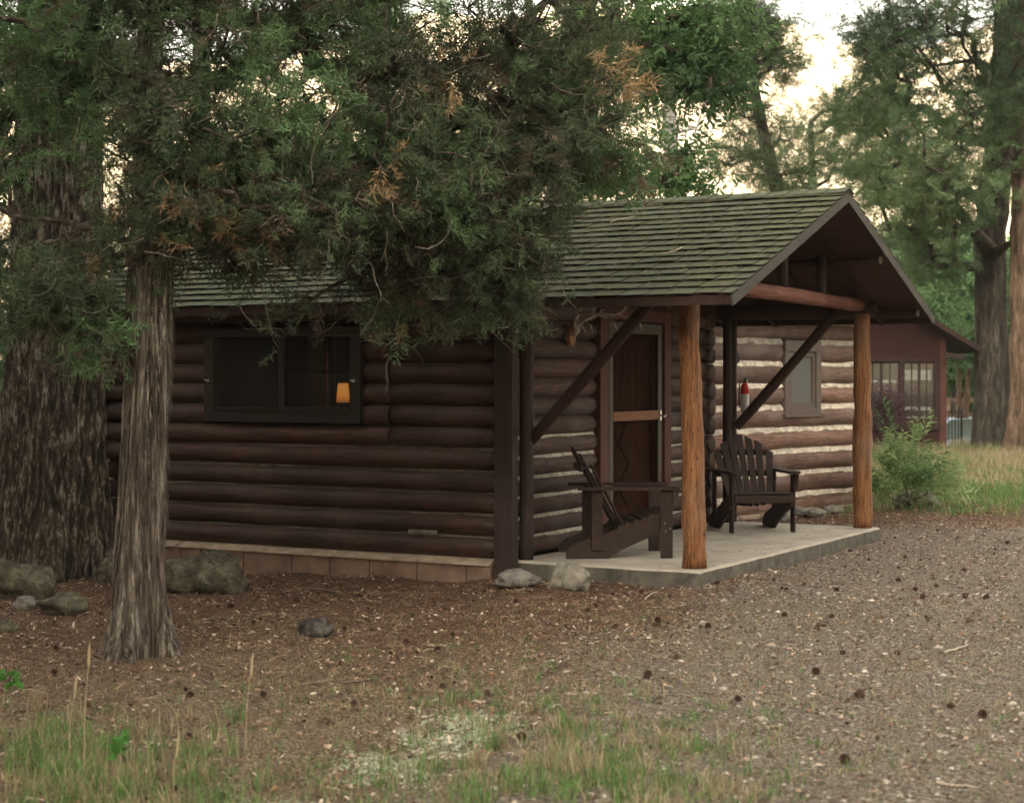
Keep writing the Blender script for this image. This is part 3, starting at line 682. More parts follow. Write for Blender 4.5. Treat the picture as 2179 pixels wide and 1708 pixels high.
# ------------------------------------------------------------------ chairs
def make_chair(name, label, loc, fwd):
    rz = math.atan2(fwd[1], fwd[0])
    t = thing(name, label, 'chair', loc, rz, 'wooden porch chairs')
    m = M['chair']    # local x forward, y left, origin midway between the front legs' outer feet
    for s_ in (-1, 1):
        b = MB(); b.bar((0, s_ * .318, .0), (0, s_ * .318, .585), .022, .105, (1, 0, 0)); b.build('front_leg', m, t, bevel=.004)
        b = MB(); b.add([(.05, s_ * .333 - .012, .585), (.05, s_ * .333 + .012, .585), (.115, s_ * .333 + .012, .585), (.115, s_ * .333 - .012, .585), (.05, s_ * .333 - .012, .42), (.05, s_ * .333 + .012, .42)], [(0,1,2,3),(0,4,5,1),(3,2,5,4),(0,3,4),(1,5,2)]); b.build('arm_bracket', m, t)
        # side rail: from the front leg down to the back foot
        prof = [(.045, .385), (.045, .26), (-.02, .235), (-.38, .075), (-.50, .0), (-.86, .0), (-.865, .06), (-.80, .125), (-.42, .255), (-.28, .30), (-.10, .365)]
        b = MB(); n = len(prof); y0, y1 = s_ * .292 - .013, s_ * .292 + .013
        b.add([(x, y0, z) for x, z in prof] + [(x, y1, z) for x, z in prof], [tuple(range(n)), tuple(reversed(range(n, 2 * n)))] + [(i, i + n, (i + 1) % n + n, (i + 1) % n) for i in range(n)]); b.build('side_rail', m, t)
        b = MB(); b.bar((-.60, s_ * .318, .07), (-.60, s_ * .318, .585), .022, .095, (1, 0, 0)); b.build('back_leg', m, t, bevel=.004)
        # armrest, broader in front
        ar = [(.11, .035), (.125, .0), (.11, -.08), (-.2, -.07), (-.70, -.02), (-.77, .02), (-.70, .055), (-.2, .05)]
        b = MB(); n = len(ar); z0, z1 = .586, .612
        b.add([(x, s_ * (.325 - y * -1.0 - .0), z0) for x, y in ar] + [(x, s_ * (.325 + y), z1) for x, y in ar], [tuple(range(n)), tuple(reversed(range(n, 2 * n)))] + [(i, i + n, (i + 1) % n + n, (i + 1) % n) for i in range(n)]); b.build('armrest', m, t)
        b = MB()
        for (x, z) in ((-.02, .30), (.03, .255), (-.01, .235)): b.tube([(x, s_ * .330, z), (x, s_ * .336, z)], .006, 8)
        b.build('bolt', M['metal'], t)
    # seat slats
    top = [(.045, .385), (-.10, .365), (-.28, .30), (-.42, .255)]
    def seat(s):
        acc = 0
        for (a, b_) in zip(top[:-1], top[1:]):
            L = math.hypot(b_[0] - a[0], b_[1] - a[1])
            if s <= acc + L: f = (s - acc) / L; return (a[0] + (b_[0] - a[0]) * f, a[1] + (b_[1] - a[1]) * f)
            acc += L
        return top[-1]
    for k in range(7):
        x, z = seat(.03 + k * .072); x2, z2 = seat(.03 + k * .072 + .01); dz = (z2 - z) / max(1e-4, abs(x2 - x))
        b = MB(); c1 = (x, -.305, z + .010); c2 = (x, .305, z + .010); b.bar(c1, c2, .055, .018, (dz * 1, 0, 1)); b.build('seat_slat', m, t, bevel=.003)
    b = MB(); b.bar((.058, -.305, .335), (.058, .305, .335), .018, .075); b.build('apron', m, t, bevel=.003)
    # fan back
    bx, bz = -.40, .235; lean = R(29)
    Ls = [.62, .74, .80, .83, .80, .74, .62]
    for k in range(7):
        a = (k - 3); yb = a * .066; yt = a * .094; L = Ls[k]
        p = Vector((bx, yb, bz)); dvec = Vector((-math.sin(lean), 0, math.cos(lean))); nrm = Vector((math.cos(lean), 0, math.sin(lean)))
        wb_, wt_ = .028, .036
        cv = -.012 * a * a * .25 + .0
        fr = p + nrm * (abs(a) ** 2 * .006); tp = Vector((bx, yt, bz)) + dvec * L + nrm * (abs(a) ** 2 * .006)
        th = nrm * .009
        ea = -.03 if a > 0 else 0; eb = -.03 if a < 0 else 0
        q = [fr + Vector((0, -wb_, 0)), fr + Vector((0, wb_, 0)), tp + Vector((0, wt_, 0)) + dvec * (-.045 if a > 0 else (-.012 if a == 0 else 0)), tp + Vector((0, -wt_, 0)) + dvec * (-.045 if a < 0 else (-.012 if a == 0 else 0))]
        b = MB(); b.add([v + th for v in q] + [v - th for v in q], [(0,1,2,3),(7,6,5,4),(0,4,5,1),(1,5,6,2),(2,6,7,3),(3,7,4,0)]); b.build('back_slat', m, t, bevel=.003)
    for L, hw in ((.38, .33), (.62, .27)):
        p = Vector((bx, 0, bz)) + Vector((-math.sin(lean), 0, math.cos(lean))) * L - Vector((math.cos(lean), 0, math.sin(lean))) * .022
        b = MB(); b.bar(p + Vector((0, -hw, 0)), p + Vector((0, hw, 0)), .022, .06, (0, 0, 1)); b.build('back_rail', m, t)
    return t
F1 = Vector((.996, .085)); S1 = Vector((-.085, .996))
c1 = Vector((1.325, 14.93)) + S1 * .33
make_chair('porch_chair', 'dark wooden slatted armchair seen side-on behind the nearer orange post', (c1.x, c1.y, .001), F1)
F2 = Vector((.17, -.985)); mid = Vector(((2.18 + 2.815) / 2, (17.31 + 17.45) / 2))
make_chair('porch_chair', 'dark wooden armchair with fan back facing the camera near the far post', (mid.x, mid.y + .02, .001), F2)

# ------------------------------------------------------------------ fire extinguisher, antlers, lamp
fp = frame_pt(4.64, 1.50)
t = thing('fire_extinguisher', 'small fire extinguisher with red top and pale body hanging on the corner post', 'extinguisher', (fp.x + .02, fp.y - .02, 1.17))
b = MB(); b.tube([(0, 0, 0), (0, 0, .01), (0, 0, .20)], [.036, .045, .045], 18); b.build('cylinder', M['white'], t, True)
b = MB(); b.tube([(0, 0, .201), (0, 0, .27), (0, 0, .30), (0, 0, .318)], [.0455, .045, .034, .016], 18); b.build('shoulder', M['red'], t, True)
b = MB(); b.tube([(0, 0, .318), (0, 0, .345)], .013, 10); b.bar((.0, .02, .35), (0, -.07, .375), .016, .008); b.bar((0, .02, .34), (0, -.06, .345), .014, .006); b.build('valve', M['black'], t)
b = MB(); b.tube([(.0, .015, .335), (-.05, .0, .33), (-.06, 0, .2), (-.055, 0, .05)], .008, 8); b.build('hose', M['black'], t, True)
b = MB(); b.tube([(.018, -.005, .335), (.03, -.008, .335)], .014, 12); b.build('gauge', M['metal'], t)
ap = frame_pt(1.05, 1.725)
t = thing('antler_mount', 'pale antlers on a small wooden plaque hung on the log wall left of the door', 'antlers', (ap.x, ap.y, 1.93), R(60.6))
b = MB(); prof = [(0, -.11), (.045, -.085), (.068, -.02), (.06, .06), (.03, .09), (-.03, .09), (-.06, .06), (-.068, -.02), (-.045, -.085)]; n = len(prof)
b.add([(x, 0, z) for x, z in prof] + [(x * .9, -.035, z * .9) for x, z in prof], [tuple(range(n)), tuple(reversed(range(n, 2 * n)))] + [(i, (i + 1) % n, (i + 1) % n + n, i + n) for i in range(n)])
b.build('plaque', plain('plaque_wood', (.26,.13,.055), .6, .25, 14), t, bevel=.004)
bone = plain('antler_bone', (.46,.40,.32), .6, .3, 14)
b = MB(); b.tube([(0, -.03, .0), (0, -.06, .04), (0, -.07, .09)], [.03, .042, .025], 12, .2, 4); b.build('skull_cap', bone, t, True)
for s_ in (-1, 1):
    b = MB(); mainp = [(s_ * .02, -.06, .06), (s_ * .09, -.10, .13), (s_ * .20, -.20, .19), (s_ * .27, -.36, .18), (s_ * .24, -.52, .14), (s_ * .16, -.62, .20)]
    b.tube(mainp, [.017, .015, .013, .012, .010, .004], 8, .1, 5)
    for i, tip in ((1, (s_ * .06, -.20, .02)), (2, (s_ * .22, -.24, .34)), (3, (s_ * .30, -.44, .33)), (4, (s_ * .26, -.60, .04))):
        p = Vector(mainp[i]); q = Vector(tip); mid_ = (p + q) / 2 + Vector((s_ * .02, -.02, .0)); b.tube([p, mid_, q], [.011, .009, .003], 7)
    b.build('antler', bone, t, True)
lp = frame_pt(.42, 3.76)
t = thing('table_lamp', 'lit orange table lamp glowing behind the long wall window', 'lamp', (lp.x, lp.y, .78))
b = MB(); b.tube([(0, 0, 0), (0, 0, .02), (0, 0, .04), (0, 0, .2), (0, 0, .34), (0, 0, .50)], [.07, .07, .02, .045, .02, .012], 14); b.build('base', M['trim'], t, True)
bl = bpy.data.lights.new('bulb', 'POINT'); bl.energy = .9; bl.color = (1.0, .5, .18); bl.shadow_soft_size = .05; blo = bpy.data.objects.new('bulb', bl); C.objects.link(blo); blo.parent = t; blo.location = (0, 0, .80)
me = bpy.data.materials.new('lit_shade'); me.use_nodes = True; q = me.node_tree; q.nodes.clear()
em = q.nodes.new('ShaderNodeEmission'); em.inputs[0].default_value = (1.0, .36, .07, 1); em.inputs[1].default_value = .22; oo = q.nodes.new('ShaderNodeOutputMaterial'); q.links.new(em.outputs[0], oo.inputs[0])
zc = q.nodes.new('ShaderNodeTexCoord'); zs = q.nodes.new('ShaderNodeSeparateXYZ'); q.links.new(zc.outputs['Object'], zs.inputs[0]); zm = q.nodes.new('ShaderNodeMapRange'); zm.inputs[1].default_value = .53; zm.inputs[2].default_value = .74; q.links.new(zs.outputs[2], zm.inputs[0])
ce = ramp(q, zm.outputs[0], [(.0, (.34,.085,.012)), (.35, (1.0,.36,.07)), (.7, (1.0,.40,.09)), (1.0, (.75,.24,.04))]); q.links.new(ce, em.inputs[0])
b = MB(); b.tube([(0, 0, .535), (0, 0, .715)], [.064, .048], 20); b.build('lamp_shade', me, t, True)
tb = thing('side_table', 'small dark table under the lit lamp inside the window', 'table', (lp.x, lp.y, .016), R(60.6))
b = MB(); b.box((-.25, -.25, .73), (.25, .25, .762)); b.build('table_top', M['trim'], tb)
for sx in (-1, 1):
    for sy in (-1, 1): b = MB(); b.box((sx * .22 - .02, sy * .22 - .02, 0), (sx * .22 + .02, sy * .22 + .02, .729)); b.build('leg', M['trim'], tb)

b = MB(); vs = []; n = 26
for i in range(n + 1):
    y = 3.76 + i * .22 / n; x = .16 + .018 * math.sin(i * 1.5)
    vs += [(x, y, 1.10), (x, y, 1.98), (x + .004, y, 1.98), (x + .004, y, 1.10)]
b.add(vs, [(i * 4 + k, i * 4 + 4 + k, i * 4 + 4 + (k + 1) % 4, i * 4 + (k + 1) % 4) for i in range(n) for k in range(4)])
b.build('curtain_or_reflection', plain('rust_curtain', (.30,.10,.05), .9, .2, 8), win, True)
# ------------------------------------------------------------------ rocks
def rock(label, px, py, d, sx, sy, sz, mat, seed, sink=.25, flat=0.0, rz=0.0, group=None):
    p = P(px, py, d); z = gzf(p.x, d)
    n = 28; m_ = 18; vs = []
    for i in range(m_ + 1):
        ph = math.pi * i / m_
        for j in range(n):
            th = 2 * math.pi * j / n
            q = Vector((math.sin(ph) * math.cos(th), math.sin(ph) * math.sin(th), math.cos(ph)))
            f = 1 + .36 * mnoise.noise(q * 1.3 + Vector((seed, 0, 0))) + .14 * mnoise.noise(q * 3.1 + Vector((0, seed, 0))) + .09 * mnoise.noise(q * 7 + Vector((0, seed, 3))) + .03 * mnoise.noise(q * 18 + Vector((0, seed, 3)))
            q = q * f; 
            vs.append((q.x * sx, q.y * sy, q.z * sz))
    fs = [(i * n + j, (i + 1) * n + j, (i + 1) * n + (j + 1) % n, i * n + (j + 1) % n) for i in range(m_) for j in range(n)]
    b = MB(); b.add(vs, fs); o = b.build('rock', mat, None, True); o.location = (p.x, d, z + sz * (1 - 2 * sink)); o.rotation_euler = (0, 0, rz)
    tag(o, label, 'rock', group); return o
rock('large rounded lichened boulder against the cabin foundation beside the juniper trunk', 437, 1210, 14.75, .36, .28, .205, M['rock_mossy'], 3.1, .22)
rock('smooth tan fist-topped stone resting against the porch slab edge', 1213, 1240, 13.9, .16, .14, .135, M['rock_tan'], 9.4, .16, rz=-.3)
rock('low flat grey stone at the foot of the dark corner board', 1100, 1250, 14.05, .18, .16, .075, M['rock_grey'], 5.7, .1)
rock('dark pointed stone poking out of the pine litter in the open ground', 672, 1325, 11.9, .12, .10, .085, rockmat('dark_rock', (.02,.017,.015), (.06,.052,.046), (.15,.135,.12)), 12.2, .2)
rock('wide mossy boulder at the foot of the huge furrowed trunk', 35, 1235, 14.4, .34, .28, .19, M['rock_mossy'], 21.2, .25)
rock('small grey stone in front of the mossy boulder at the left edge', 52, 1262, 13.6, .09, .08, .075, M['rock_grey'], 2.2, .2)
rock('low mossy stone between the mossy boulder and the juniper trunk', 135, 1272, 13.4, .19, .16, .09, M['rock_mossy'], 31.2, .25)
rock('dark stone peeking out from behind the juniper trunk', 238, 1200, 15.3, .13, .12, .13, M['rock_mossy'], 44.2, .2)
rock('small pale stone at the left edge below the mossy boulder', 8, 1300, 12.6, .10, .08, .06, M['rock_mossy'], 52.2, .25)
rock('grey stones lying beneath the leafy shrub by the far post', 1950, 1085, 22.6, .26, .2, .15, M['rock_grey'], 61.2, .25)
for k, (px, py, d) in enumerate(((1705, 1093, 21.2), (1735, 1096, 21.0), (1668, 1098, 20.6), (1770, 1090, 21.4))):
    rock(['second from the left of four small stones behind the porch slab', 'third from the left of four small stones behind the porch slab', 'leftmost of four small stones behind the porch slab', 'rightmost of four small stones behind the porch slab'][k], px, py, d, .13, .1, .07, M['rock_grey'], 70 + k * 3.3, .2, group='stones behind the slab')
# ------------------------------------------------------------------ tree kit
def tubes_np(A, B, ra, rb, n=5):
    D = B - A; L = np.linalg.norm(D, axis=1, keepdims=True) + 1e-9; D = D / L
    up = np.where(np.abs(D[:, 2:3]) < .9, np.array([[0, 0, 1.]]), np.array([[1., 0, 0]]))
    E1 = np.cross(D, up); E1 /= np.linalg.norm(E1, axis=1, keepdims=True) + 1e-9; E2 = np.cross(D, E1)
    th = np.arange(n) * 2 * np.pi / n; c, s = np.cos(th), np.sin(th)
    ring = E1[:, None, :] * c[None, :, None] + E2[:, None, :] * s[None, :, None]
    V = np.concatenate([A[:, None] + ring * ra[:, None, None], (B + D * rb[:, None] * .4)[:, None] + ring * rb[:, None, None]], 1)
    N = len(A); base = (np.arange(N) * 2 * n)[:, None, None]
    j = np.arange(n); q = np.stack([j, (j + 1) % n, (j + 1) % n + n, j + n], -1)[None]
    return V.reshape(-1, 3), (base + q).reshape(-1, 4)
def grow(trunk, tips, bf=.35, step=.25, droop=.0, jit=.08, rs=None):
    """connect tips to a growing skeleton (shortest path with balancing); returns nodes, parents, tip node ids"""
    rs = rs or RS; trunk = np.asarray(trunk, float); tips = np.asarray(tips, float)
    cap = len(trunk) + len(tips) * 24; pos = np.zeros((cap, 3)); par = np.full(cap, -1, int); pl_ = np.zeros(cap)
    n = len(trunk); pos[:n] = trunk; par[1:n] = np.arange(n - 1)
    for i in range(1, n): pl_[i] = pl_[i - 1] + .35 * np.linalg.norm(trunk[i] - trunk[i - 1])
    dmin = np.min(np.linalg.norm(tips[:, None] - trunk[None], axis=2), axis=1); ids = []
    for ti in np.argsort(dmin * rs.uniform(.8, 1.2, len(dmin))):
        t = tips[ti]; dd = np.linalg.norm(pos[:n] - t, axis=1); j = int(np.argmin(dd + bf * pl_[:n])); L = dd[j]
        k = min(22, max(1, int(L / step))); a = pos[j].copy(); prev = j
        o1 = rs.normal(0, jit, 3) * L; 
        for q in range(1, k + 1):
            f = q / k; p = a + (t - a) * f + o1 * math.sin(math.pi * f) + np.array([0, 0, droop * L * math.sin(math.pi * f)])
            if q < k: p = p + rs.normal(0, .12, 3) * min(step, L) * .6
            pos[n] = p; par[n] = prev; pl_[n] = pl_[prev] + np.linalg.norm(p - pos[prev]); prev = n; n += 1
            if n >= cap - 1: break
        ids.append(prev)
        if n >= cap - 30: break
    return pos[:n], par[:n], np.array(ids)
def radii(par, ids, rt, ex=2.3, n0=0):
    n = len(par); cnt = np.zeros(n); cnt[ids] += 1
    for i in range(n - 1, 0, -1): cnt[par[i]] += cnt[i]
    return rt * np.maximum(cnt, 1) ** (1 / ex)
def branch_mesh(name, pos, par, r, mat, parent, ntrunk, n=5, rmax=None, tint=(1, 1, 1)):
    idx = np.arange(ntrunk, len(par)); 
    if rmax: r = np.minimum(r, rmax)
    ra = np.minimum(r[par[idx]], r[idx] * 1.5)
    V, F = tubes_np(pos[par[idx]], pos[idx], ra, r[idx], n)
    return np_mesh(name, V, F, mat, parent, tint=np.array(tint)[None] * np.ones((len(V), 1)), smooth=True)
def rot_to(D, roll, rs=None):
    """rotation matrices with x axis = D"""
    D = D / (np.linalg.norm(D, axis=1, keepdims=True) + 1e-9)
    up = np.where(np.abs(D[:, 2:3]) < .95, np.array([[0, 0, 1.]]), np.array([[0, 1., 0]]))
    Y = np.cross(up, D); Y /= np.linalg.norm(Y, axis=1, keepdims=True) + 1e-9; Z = np.cross(D, Y)
    c, s = np.cos(roll)[:, None], np.sin(roll)[:, None]
    Y2 = Y * c + Z * s; Z2 = -Y * s + Z * c
    return np.stack([D, Y2, Z2], 2)
def spray_juniper(rs, L=.17, nb=9):
    T = []
    def blade(p, d, l, wd, nrm):
        s = np.cross(d, nrm); s /= np.linalg.norm(s) + 1e-9
        T.append([p - s * wd / 2, p + s * wd / 2, p + d * l])
    for k in range(nb):
        f = (k + .5) / nb; p = np.array([L * f, 0, -.02 * f * f]); 
        for sgn in (-1, 1):
            a = rs.uniform(.45, .95); l2 = L * (.62 - .38 * f) * rs.uniform(.7, 1.2)
            d = np.array([math.cos(a), sgn * math.sin(a), rs.uniform(-.35, .5)]); d /= np.linalg.norm(d)
            m_ = 4
            for q in range(m_):
                pp = p + d * l2 * q / m_; dd = d + rs.normal(0, .45, 3); dd /= np.linalg.norm(dd)
                blade(pp, dd, l2 / m_ * 1.6 + .012, .0085, np.array([0, 0, 1.]) + rs.normal(0, .5, 3))
    blade(np.array([0, 0, 0.]), np.array([1., 0, 0]), L, .008, np.array([0, 0, 1.]))
    return np.array(T)
def spray_needle(rs, L=.32, nb=14, wl=.05, ww=.012):
    T = []
    for k in range(nb):
        f = (k + .5) / nb
        for sgn in (-1, 1):
            a = rs.uniform(.6, 1.1); l2 = L * .5 * (1 - .6 * f) * rs.uniform(.6, 1.2)
            d = np.array([math.cos(a), sgn * math.sin(a), rs.uniform(-.3, .2)]); d /= np.linalg.norm(d); p = np.array([L * f, 0, 0])
            for q in range(3):
                pp = p + d * l2 * q / 3; dd = d + rs.normal(0, .35, 3); dd /= np.linalg.norm(dd); s = np.cross(dd, np.array([0, 0, 1.]) + rs.normal(0, .4, 3)); s /= np.linalg.norm(s)
                T.append([pp - s * ww, pp + s * ww, pp + dd * (l2 / 3 + wl)])
    return np.array(T)
def leaf_cluster(rs, L=.28, nl=9, ll=.085, lw=.032):
    T = []
    for k in range(nl):
        p = np.array([L * (k + .3) / nl, 0, 0]); a = rs.uniform(.5, 1.2) * (1 if k % 2 else -1)
        d = np.array([math.cos(a), math.sin(a), rs.uniform(-.9, -.05)]); d /= np.linalg.norm(d)
        s = np.cross(d, rs.normal(0, .5, 3) + np.array([0, 0, 1.])); s /= np.linalg.norm(s); l = ll * rs.uniform(.7, 1.25)
        tip = p + d * l + np.array([0, 0, -.012]); m1 = p + d * l * .4
        T.append([p, m1 + s * lw / 2, tip]); T.append([p, tip, m1 - s * lw / 2])
    return np.array(T)
def foliage(name, pts, dirs, cols, protos, scale, mat, parent, rs=None, sj=.3, hue=.12):
    rs = rs or RS; N = len(pts); VV = []; CC = []
    which = rs.randint(0, len(protos), N); sc = scale * (1 + rs.uniform(-sj, sj, N)) if not hasattr(scale, '__len__') else scale
    Rm = rot_to(dirs, rs.uniform(-1.2, 1.2, N))
    for k, T in enumerate(protos):
        i = np.where(which == k)[0]
        if not len(i): continue
        v = T.reshape(-1, 3)
        W = np.einsum('nij,mj->nmi', Rm[i], v) * sc[i][:, None, None] + pts[i][:, None]
        nt_ = len(T); cj = 1 + rs.uniform(-hue, hue, (len(i), nt_, 1)) * 1.6
        c = np.repeat((cols[i][:, None] * cj), 3, axis=1)
        VV.append(W.reshape(-1, 3)); CC.append(c.reshape(-1, 3))
    V = np.concatenate(VV); Cc = np.clip(np.concatenate(CC), 0, 1)
    return np_mesh(name, V, np.arange(len(V)).reshape(-1, 3), mat, parent, tint=Cc)
def blob_pts(blobs, rs=None):
    """blobs: (px, py, depth, rx, rz in picture px, ry depth m, count) -> world points"""
    rs = rs or RS; out = []
    for (px, py, d, rx, rz, ry, n) in blobs:
        q = rs.normal(0, 1, (n, 3)); q /= np.linalg.norm(q, axis=1, keepdims=True); q *= rs.uniform(0, 1, (n, 1)) ** (1 / 2.4)
        c = np.array(P(px, py, d)); s = d / FPX
        out.append(c + q * np.array([rx * s, ry, rz * s]))
    return np.concatenate(out)
def clumpcol(pts, base, var, freq, rs=None, dead=None, deadp=0.0):
    rs = rs or RS; n = len(pts); c = np.zeros((n, 3)); base = [np.array(x) for x in base]
    for i, p in enumerate(pts):
        f = .5 + .9 * mnoise.noise(Vector(p) * freq) + rs.normal(0, .10); f = min(1, max(0, f)); k = f * (len(base) - 1); a = int(min(k, len(base) - 2))
        c[i] = base[a] * (1 - (k - a)) + base[a + 1] * (k - a)
        if dead is not None and rs.rand() < deadp: c[i] = dead
    return c * (1 + rs.uniform(-var, var, (n, 1)))
def trunk_mesh(name, path, rad, mat, parent, nseg=72, rings=90, ridge=.05, nr=16, flare=None, seed=0.0, zst=.5, sharp=1.0, lob=.12):
    path = np.asarray(path, float); L = np.concatenate([[0], np.cumsum(np.linalg.norm(np.diff(path, axis=0), axis=1))]); s = np.linspace(0, L[-1], rings)
    cx = np.stack([np.interp(s, L, path[:, k]) for k in range(3)], 1); rr = np.interp(s, L, rad)
    V = np.zeros((rings, nseg, 3)); T = np.ones((rings, nseg, 3))
    for i in range(rings):
        for j in range(nseg):
            th = 2 * math.pi * j / nseg; cth, sth = math.cos(th), math.sin(th)
            k = nr / 6.28
            a = mnoise.noise((cth * k + seed, sth * k, s[i] * zst)); a2 = mnoise.noise((cth * k * 2.3 + seed, sth * k * 2.3 + 9, s[i] * zst * 2.4))
            rg = max(0, 1 - abs(a) * 3.2) * .9 * sharp + a2 * .55
            big = mnoise.noise((cth * 1.2 + seed, sth * 1.2, s[i] * .25))
            fl = 0
            if flare: fl = flare[0] * math.exp(-s[i] / flare[1]) * (1 + .9 * math.sin(th * 4 + seed) + .5 * math.sin(th * 7 + seed * 2))
            r = rr[i] * (1 + lob * big + lob * .35 * math.sin(th * 5 + seed + s[i] * .6)) + ridge * rg + max(0, fl)
            V[i, j] = (cx[i, 0] + r * cth, cx[i, 1] + r * sth, cx[i, 2]); g = .62 + .5 * min(1, max(0, rg * 1.0 + .2)); T[i, j] = g
    i = np.arange((rings - 1) * nseg); a = i; ro = i // nseg; co = i % nseg; nx = ro * nseg + (co + 1) % nseg
    F = np.stack([a, nx, nx + nseg, a + nseg], -1)
    return np_mesh(name, V.reshape(-1, 3), F, mat, parent, tint=T.reshape(-1, 3), smooth=True)

# ------------------------------------------------------------------ the juniper in front of the cabin
rj = np.random.RandomState(5)
JX, JY = P(297, 0, 11.3).x, 11.3; jz = gzf(JX, JY)
jun = thing('juniper_tree', 'shaggy-barked juniper with green and browning foliage spreading over the cabin roof', 'tree', (0, 0, 0))
jpath = [(JX, JY, jz - .05), P(294, 1200, 11.3), P(306, 1048, 11.3), P(312, 895, 11.3), P(322, 716, 11.3), P(326, 560, 11.35), P(322, 400, 11.4), P(316, 220, 11.5), P(322, 0, 11.6), P(335, -300, 11.7), P(350, -700, 11.8)]
trunk_mesh('trunk', jpath, [.160, .142, .136, .130, .128, .125, .095, .07, .055, .04, .02], M['bark_jun'], jun, 180, 260, .024, 24, (.10, .20), 3.0, .55, 1.0, .45)
# blobs in picture space at real distances
jb = [(430, 10, 11.7, 130, 50, .6, 46), (620, 10, 11.9, 110, 45, .6, 30), (250, 10, 11.6, 110, 60, .6, 30),  # px, py, depth, rx, rz, ry, n
 (190, 130, 11.6, 190, 130, .8, 130), (60, 330, 11.9, 90, 90, .5, 16), (330, 260, 11.3, 150, 120, .7, 90), (520, 130, 11.6, 150, 70, .8, 60),
 (560, 300, 11.5, 170, 110, .9, 120), (700, 60, 12.0, 150, 60, .9, 50), (420, 420, 11.3, 150, 90, .6, 80), (300, 500, 11.2, 90, 70, .4, 34),
 (150, 640, 11.2, 105, 90, .4, 60), (90, 560, 11.5, 60, 60, .4, 14), (230, 700, 11.1, 60, 40, .3, 10), (640, 450, 11.4, 190, 80, .8, 110),
 (800, 230, 12.0, 180, 130, 1.0, 130), (960, 120, 12.4, 190, 130, 1.0, 110), (1150, 90, 12.8, 190, 110, 1.0, 120), (1230, 210, 12.8, 140, 110, .9, 120),
 (900, 380, 12.0, 190, 100, .9, 140), (1090, 300, 12.6, 170, 110, .9, 130), (1280, 330, 13.0, 110, 60, .5, 60), (1000, 480, 12.3, 170, 80, .6, 84),
 (850, 530, 12.2, 100, 60, .45, 56), (1050, 540, 12.6, 95, 80, .4, 64), (960, 580, 12.5, 150, 46, .4, 44), (760, 570, 12.1, 50, 45, .3, 14),
 (1120, 500, 12.8, 60, 70, .4, 36), (1100, 630, 12.7, 40, 32, .25, 18), (860, 650, 12.5, 55, 22, .25, 14), (1010, 655, 12.6, 50, 18, .2, 12), (650, 650, 12.2, 40, 22, .25, 7), (480, 560, 11.6, 90, 30, .4, 7), (560, 500, 11.7, 120, 35, .4, 20),
 (300, -150, 11.8, 330, 130, 1.3, 150), (800, -150, 12.2, 330, 130, 1.5, 160), (1200, -130, 12.8, 190, 90, 1.0, 50), (450, -450, 12, 400, 220, 1.6, 150), (900, -420, 12.4, 300, 160, 1.5, 90)]
tips = blob_pts(jb, rj)
sq = np.stack([1089.5 + tips[:, 0] / tips[:, 1] * FPX, 800 - (tips[:, 2] - CZ) / tips[:, 1] * FPX], 1); okk = np.ones(len(tips), bool)
for (hx, hy, hr) in ((315, 95, 55), (470, 160, 42), (335, 210, 30), (480, 280, 24), (660, 60, 50), (730, 110, 26), (960, 60, 50), (1020, 100, 40), (1060, 30, 30), (920, 130, 34), (1180, 40, 26), (720, 200, 26), (760, 290, 22), (30, 340, 36), (40, 500, 26), (560, 60, 26), (870, 40, 30), (1130, 60, 18)):
    okk &= np.hypot(sq[:, 0] - hx, sq[:, 1] - hy) > hr * .72
tips = tips[okk]
trk = [Vector(p) for p in jpath[4:]]; trkd = []
for a, b_ in zip(trk[:-1], trk[1:]):
    for k in range(4): trkd.append(a.lerp(b_, k / 4))
# hand-laid main limbs (as extra skeleton)
limbs = [[P(345, 400, 11.4), P(470, 330, 11.5), P(640, 330, 11.8), P(820, 330, 12.2), P(1000, 250, 12.6), P(1180, 230, 12.9)],
         [P(380, 220, 11.5), P(560, 110, 11.7), P(700, 20, 12.0), P(900, -40, 12.4)],
         [P(330, 540, 11.35), P(200, 490, 11.5), P(90, 470, 11.6), P(-30, 430, 11.8)],
         [P(640, 330, 11.8), P(760, 450, 12.0), P(900, 540, 12.3), P(1040, 600, 12.6)],
         [P(380, 220, 11.5), P(240, 120, 11.4), P(80, 70, 11.6), P(-60, 0, 11.8)],
         [P(430, 0, 11.6), P(650, 80, 12.0), P(660, 140, 12.1), P(880, 170, 12.4), P(1100, 90, 12.8)]]
nodes = [tuple(p) for p in trkd]; par0 = [-1] + list(range(len(trkd) - 1))
for lb in limbs:
    A = np.array(nodes); j = int(np.argmin(np.linalg.norm(A - np.array(lb[0]), axis=1))); prev = j
    for a, b_ in zip(lb[:-1], lb[1:]):
        for k in range(1, 5):
            p = a.lerp(b_, k / 4) + Vector(rj.normal(0, .02, 3)); nodes.append(tuple(p)); par0.append(prev); prev = len(nodes) - 1
